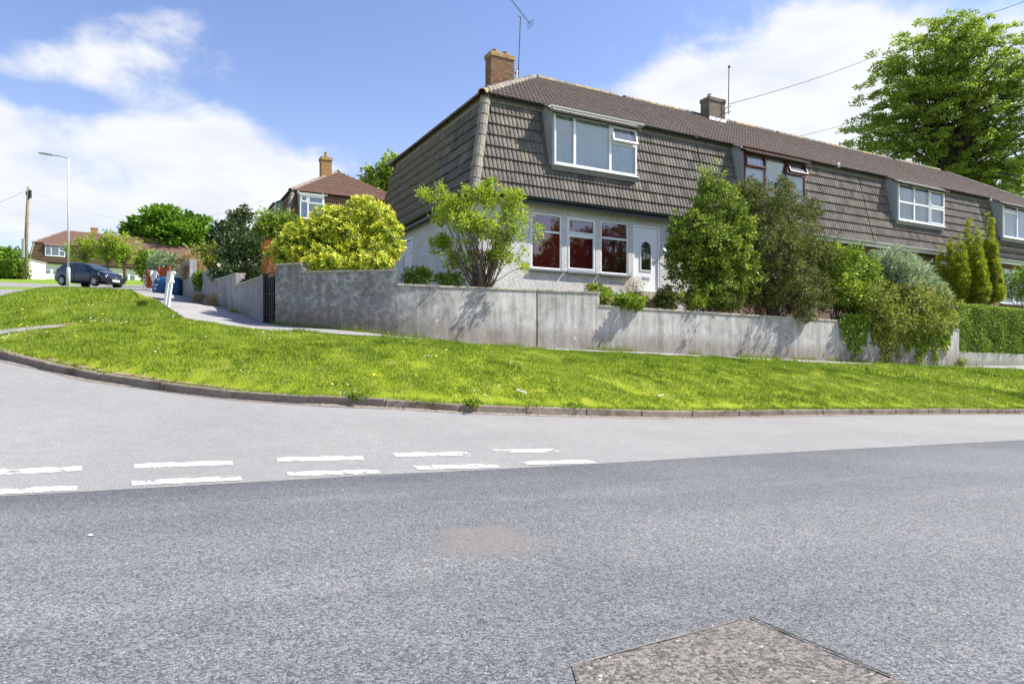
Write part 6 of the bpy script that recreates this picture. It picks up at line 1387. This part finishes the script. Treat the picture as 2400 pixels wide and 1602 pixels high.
# white pole foot beside the chimney
MB().tube([P(1210.5, 190, 23.2)-ab, P(1211.5, 163, 23.2)-ab], .03, 6).build('foot_tube', M['upvc'], ae)
ab2 = P(1707, 268, 28.2); ae2 = empty('aerial_pole', ab2, label='thin dark pole beside the sooty chimney', cat='aerial'); MB().tube([(0, 0, 0), P(1708.5, 157, 28.2)-ab2], .018, 6).build('mast', M['wire'], ae2)
MB().lathe([(.0, -.06), (.05, -.03), (.05, .03), (0, .07)], 8, TR(*(P(1709, 157, 28.2)-ab2))).build('finial', M['wire'], ae2)
for y in (251, 263): a = P(1700, y+3, 28.0)-ab2; b_ = P(1712, y-2, 28.3)-ab2; MB().tube([a, b_], .022, 5).build('bracket', M['wire'], ae2)
def wire(label, a, b_, sag, r=.012):
    pts = [Vector(a).lerp(Vector(b_), i/24) - Vector((0, 0, sag*4*(i/24)*(1-i/24))) for i in range(25)]; MB().tube(pts, r, 4).build('overhead_wire', M['wire'], None, label=label, cat='wire')
wire('telephone wire running from the aerial pole towards the tall tree', P(1709, 244, 28.2), P(2060, 128, 42), .15, .014)
wire('lower telephone wire passing behind the terrace ridge', P(1860, 322, 40), P(2060, 266, 44), .1, .014)
wire('wire crossing the top of the tall tree', P(2300, 36, 30), P(2470, -28, 26), .1, .011)
wire('wire from the telegraph pole to the side', P(66, 444, 61), P(-250, 520, 58), .8, .012)
wire('wire from the telegraph pole towards the hillside house', P(66, 442, 61), P(620, 470, 52), 2.2, .006)
# litter on the verge, stone on the road
q = hit(1222, 926, lambda a, b: land(a, b)); MB().box((-.085, -.014, 0), (.085, .014, .012)).build('litter_stick', M['litter'], None, M=TR(q[0], q[1], q[2]+EYE+.05) @ Matrix.Rotation(R(-40), 4, 'Z') @ Matrix.Rotation(R(12), 4, 'Y'), bevel=.002, label='longer white stick lying on the verge', cat='litter')
q = hit(1549, 934, lambda a, b: land(a, b)); MB().box((-.06, -.010, 0), (.06, .010, .010)).build('litter_stick', M['litter'], None, M=TR(q[0], q[1], q[2]+EYE+.05) @ Matrix.Rotation(R(35), 4, 'Z') @ Matrix.Rotation(R(-10), 4, 'Y'), bevel=.002, label='shorter white scrap lying on the verge', cat='litter')
q = hit(212, 1255, mainz); MB().add([(-.011, -.005, 0), (.009, -.006, 0), (.012, .004, 0), (-.007, .006, 0), (-.005, 0, .004), (.005, .001, .004)], [(0, 1, 5, 4), (1, 2, 5), (2, 3, 4, 5), (3, 0, 4), (3, 2, 1, 0)]).build('white_scrap', M['litter'], None, M=TR(q[0], q[1], q[2]+EYE+.004), label='tiny white scrap on the dark road', cat='litter')
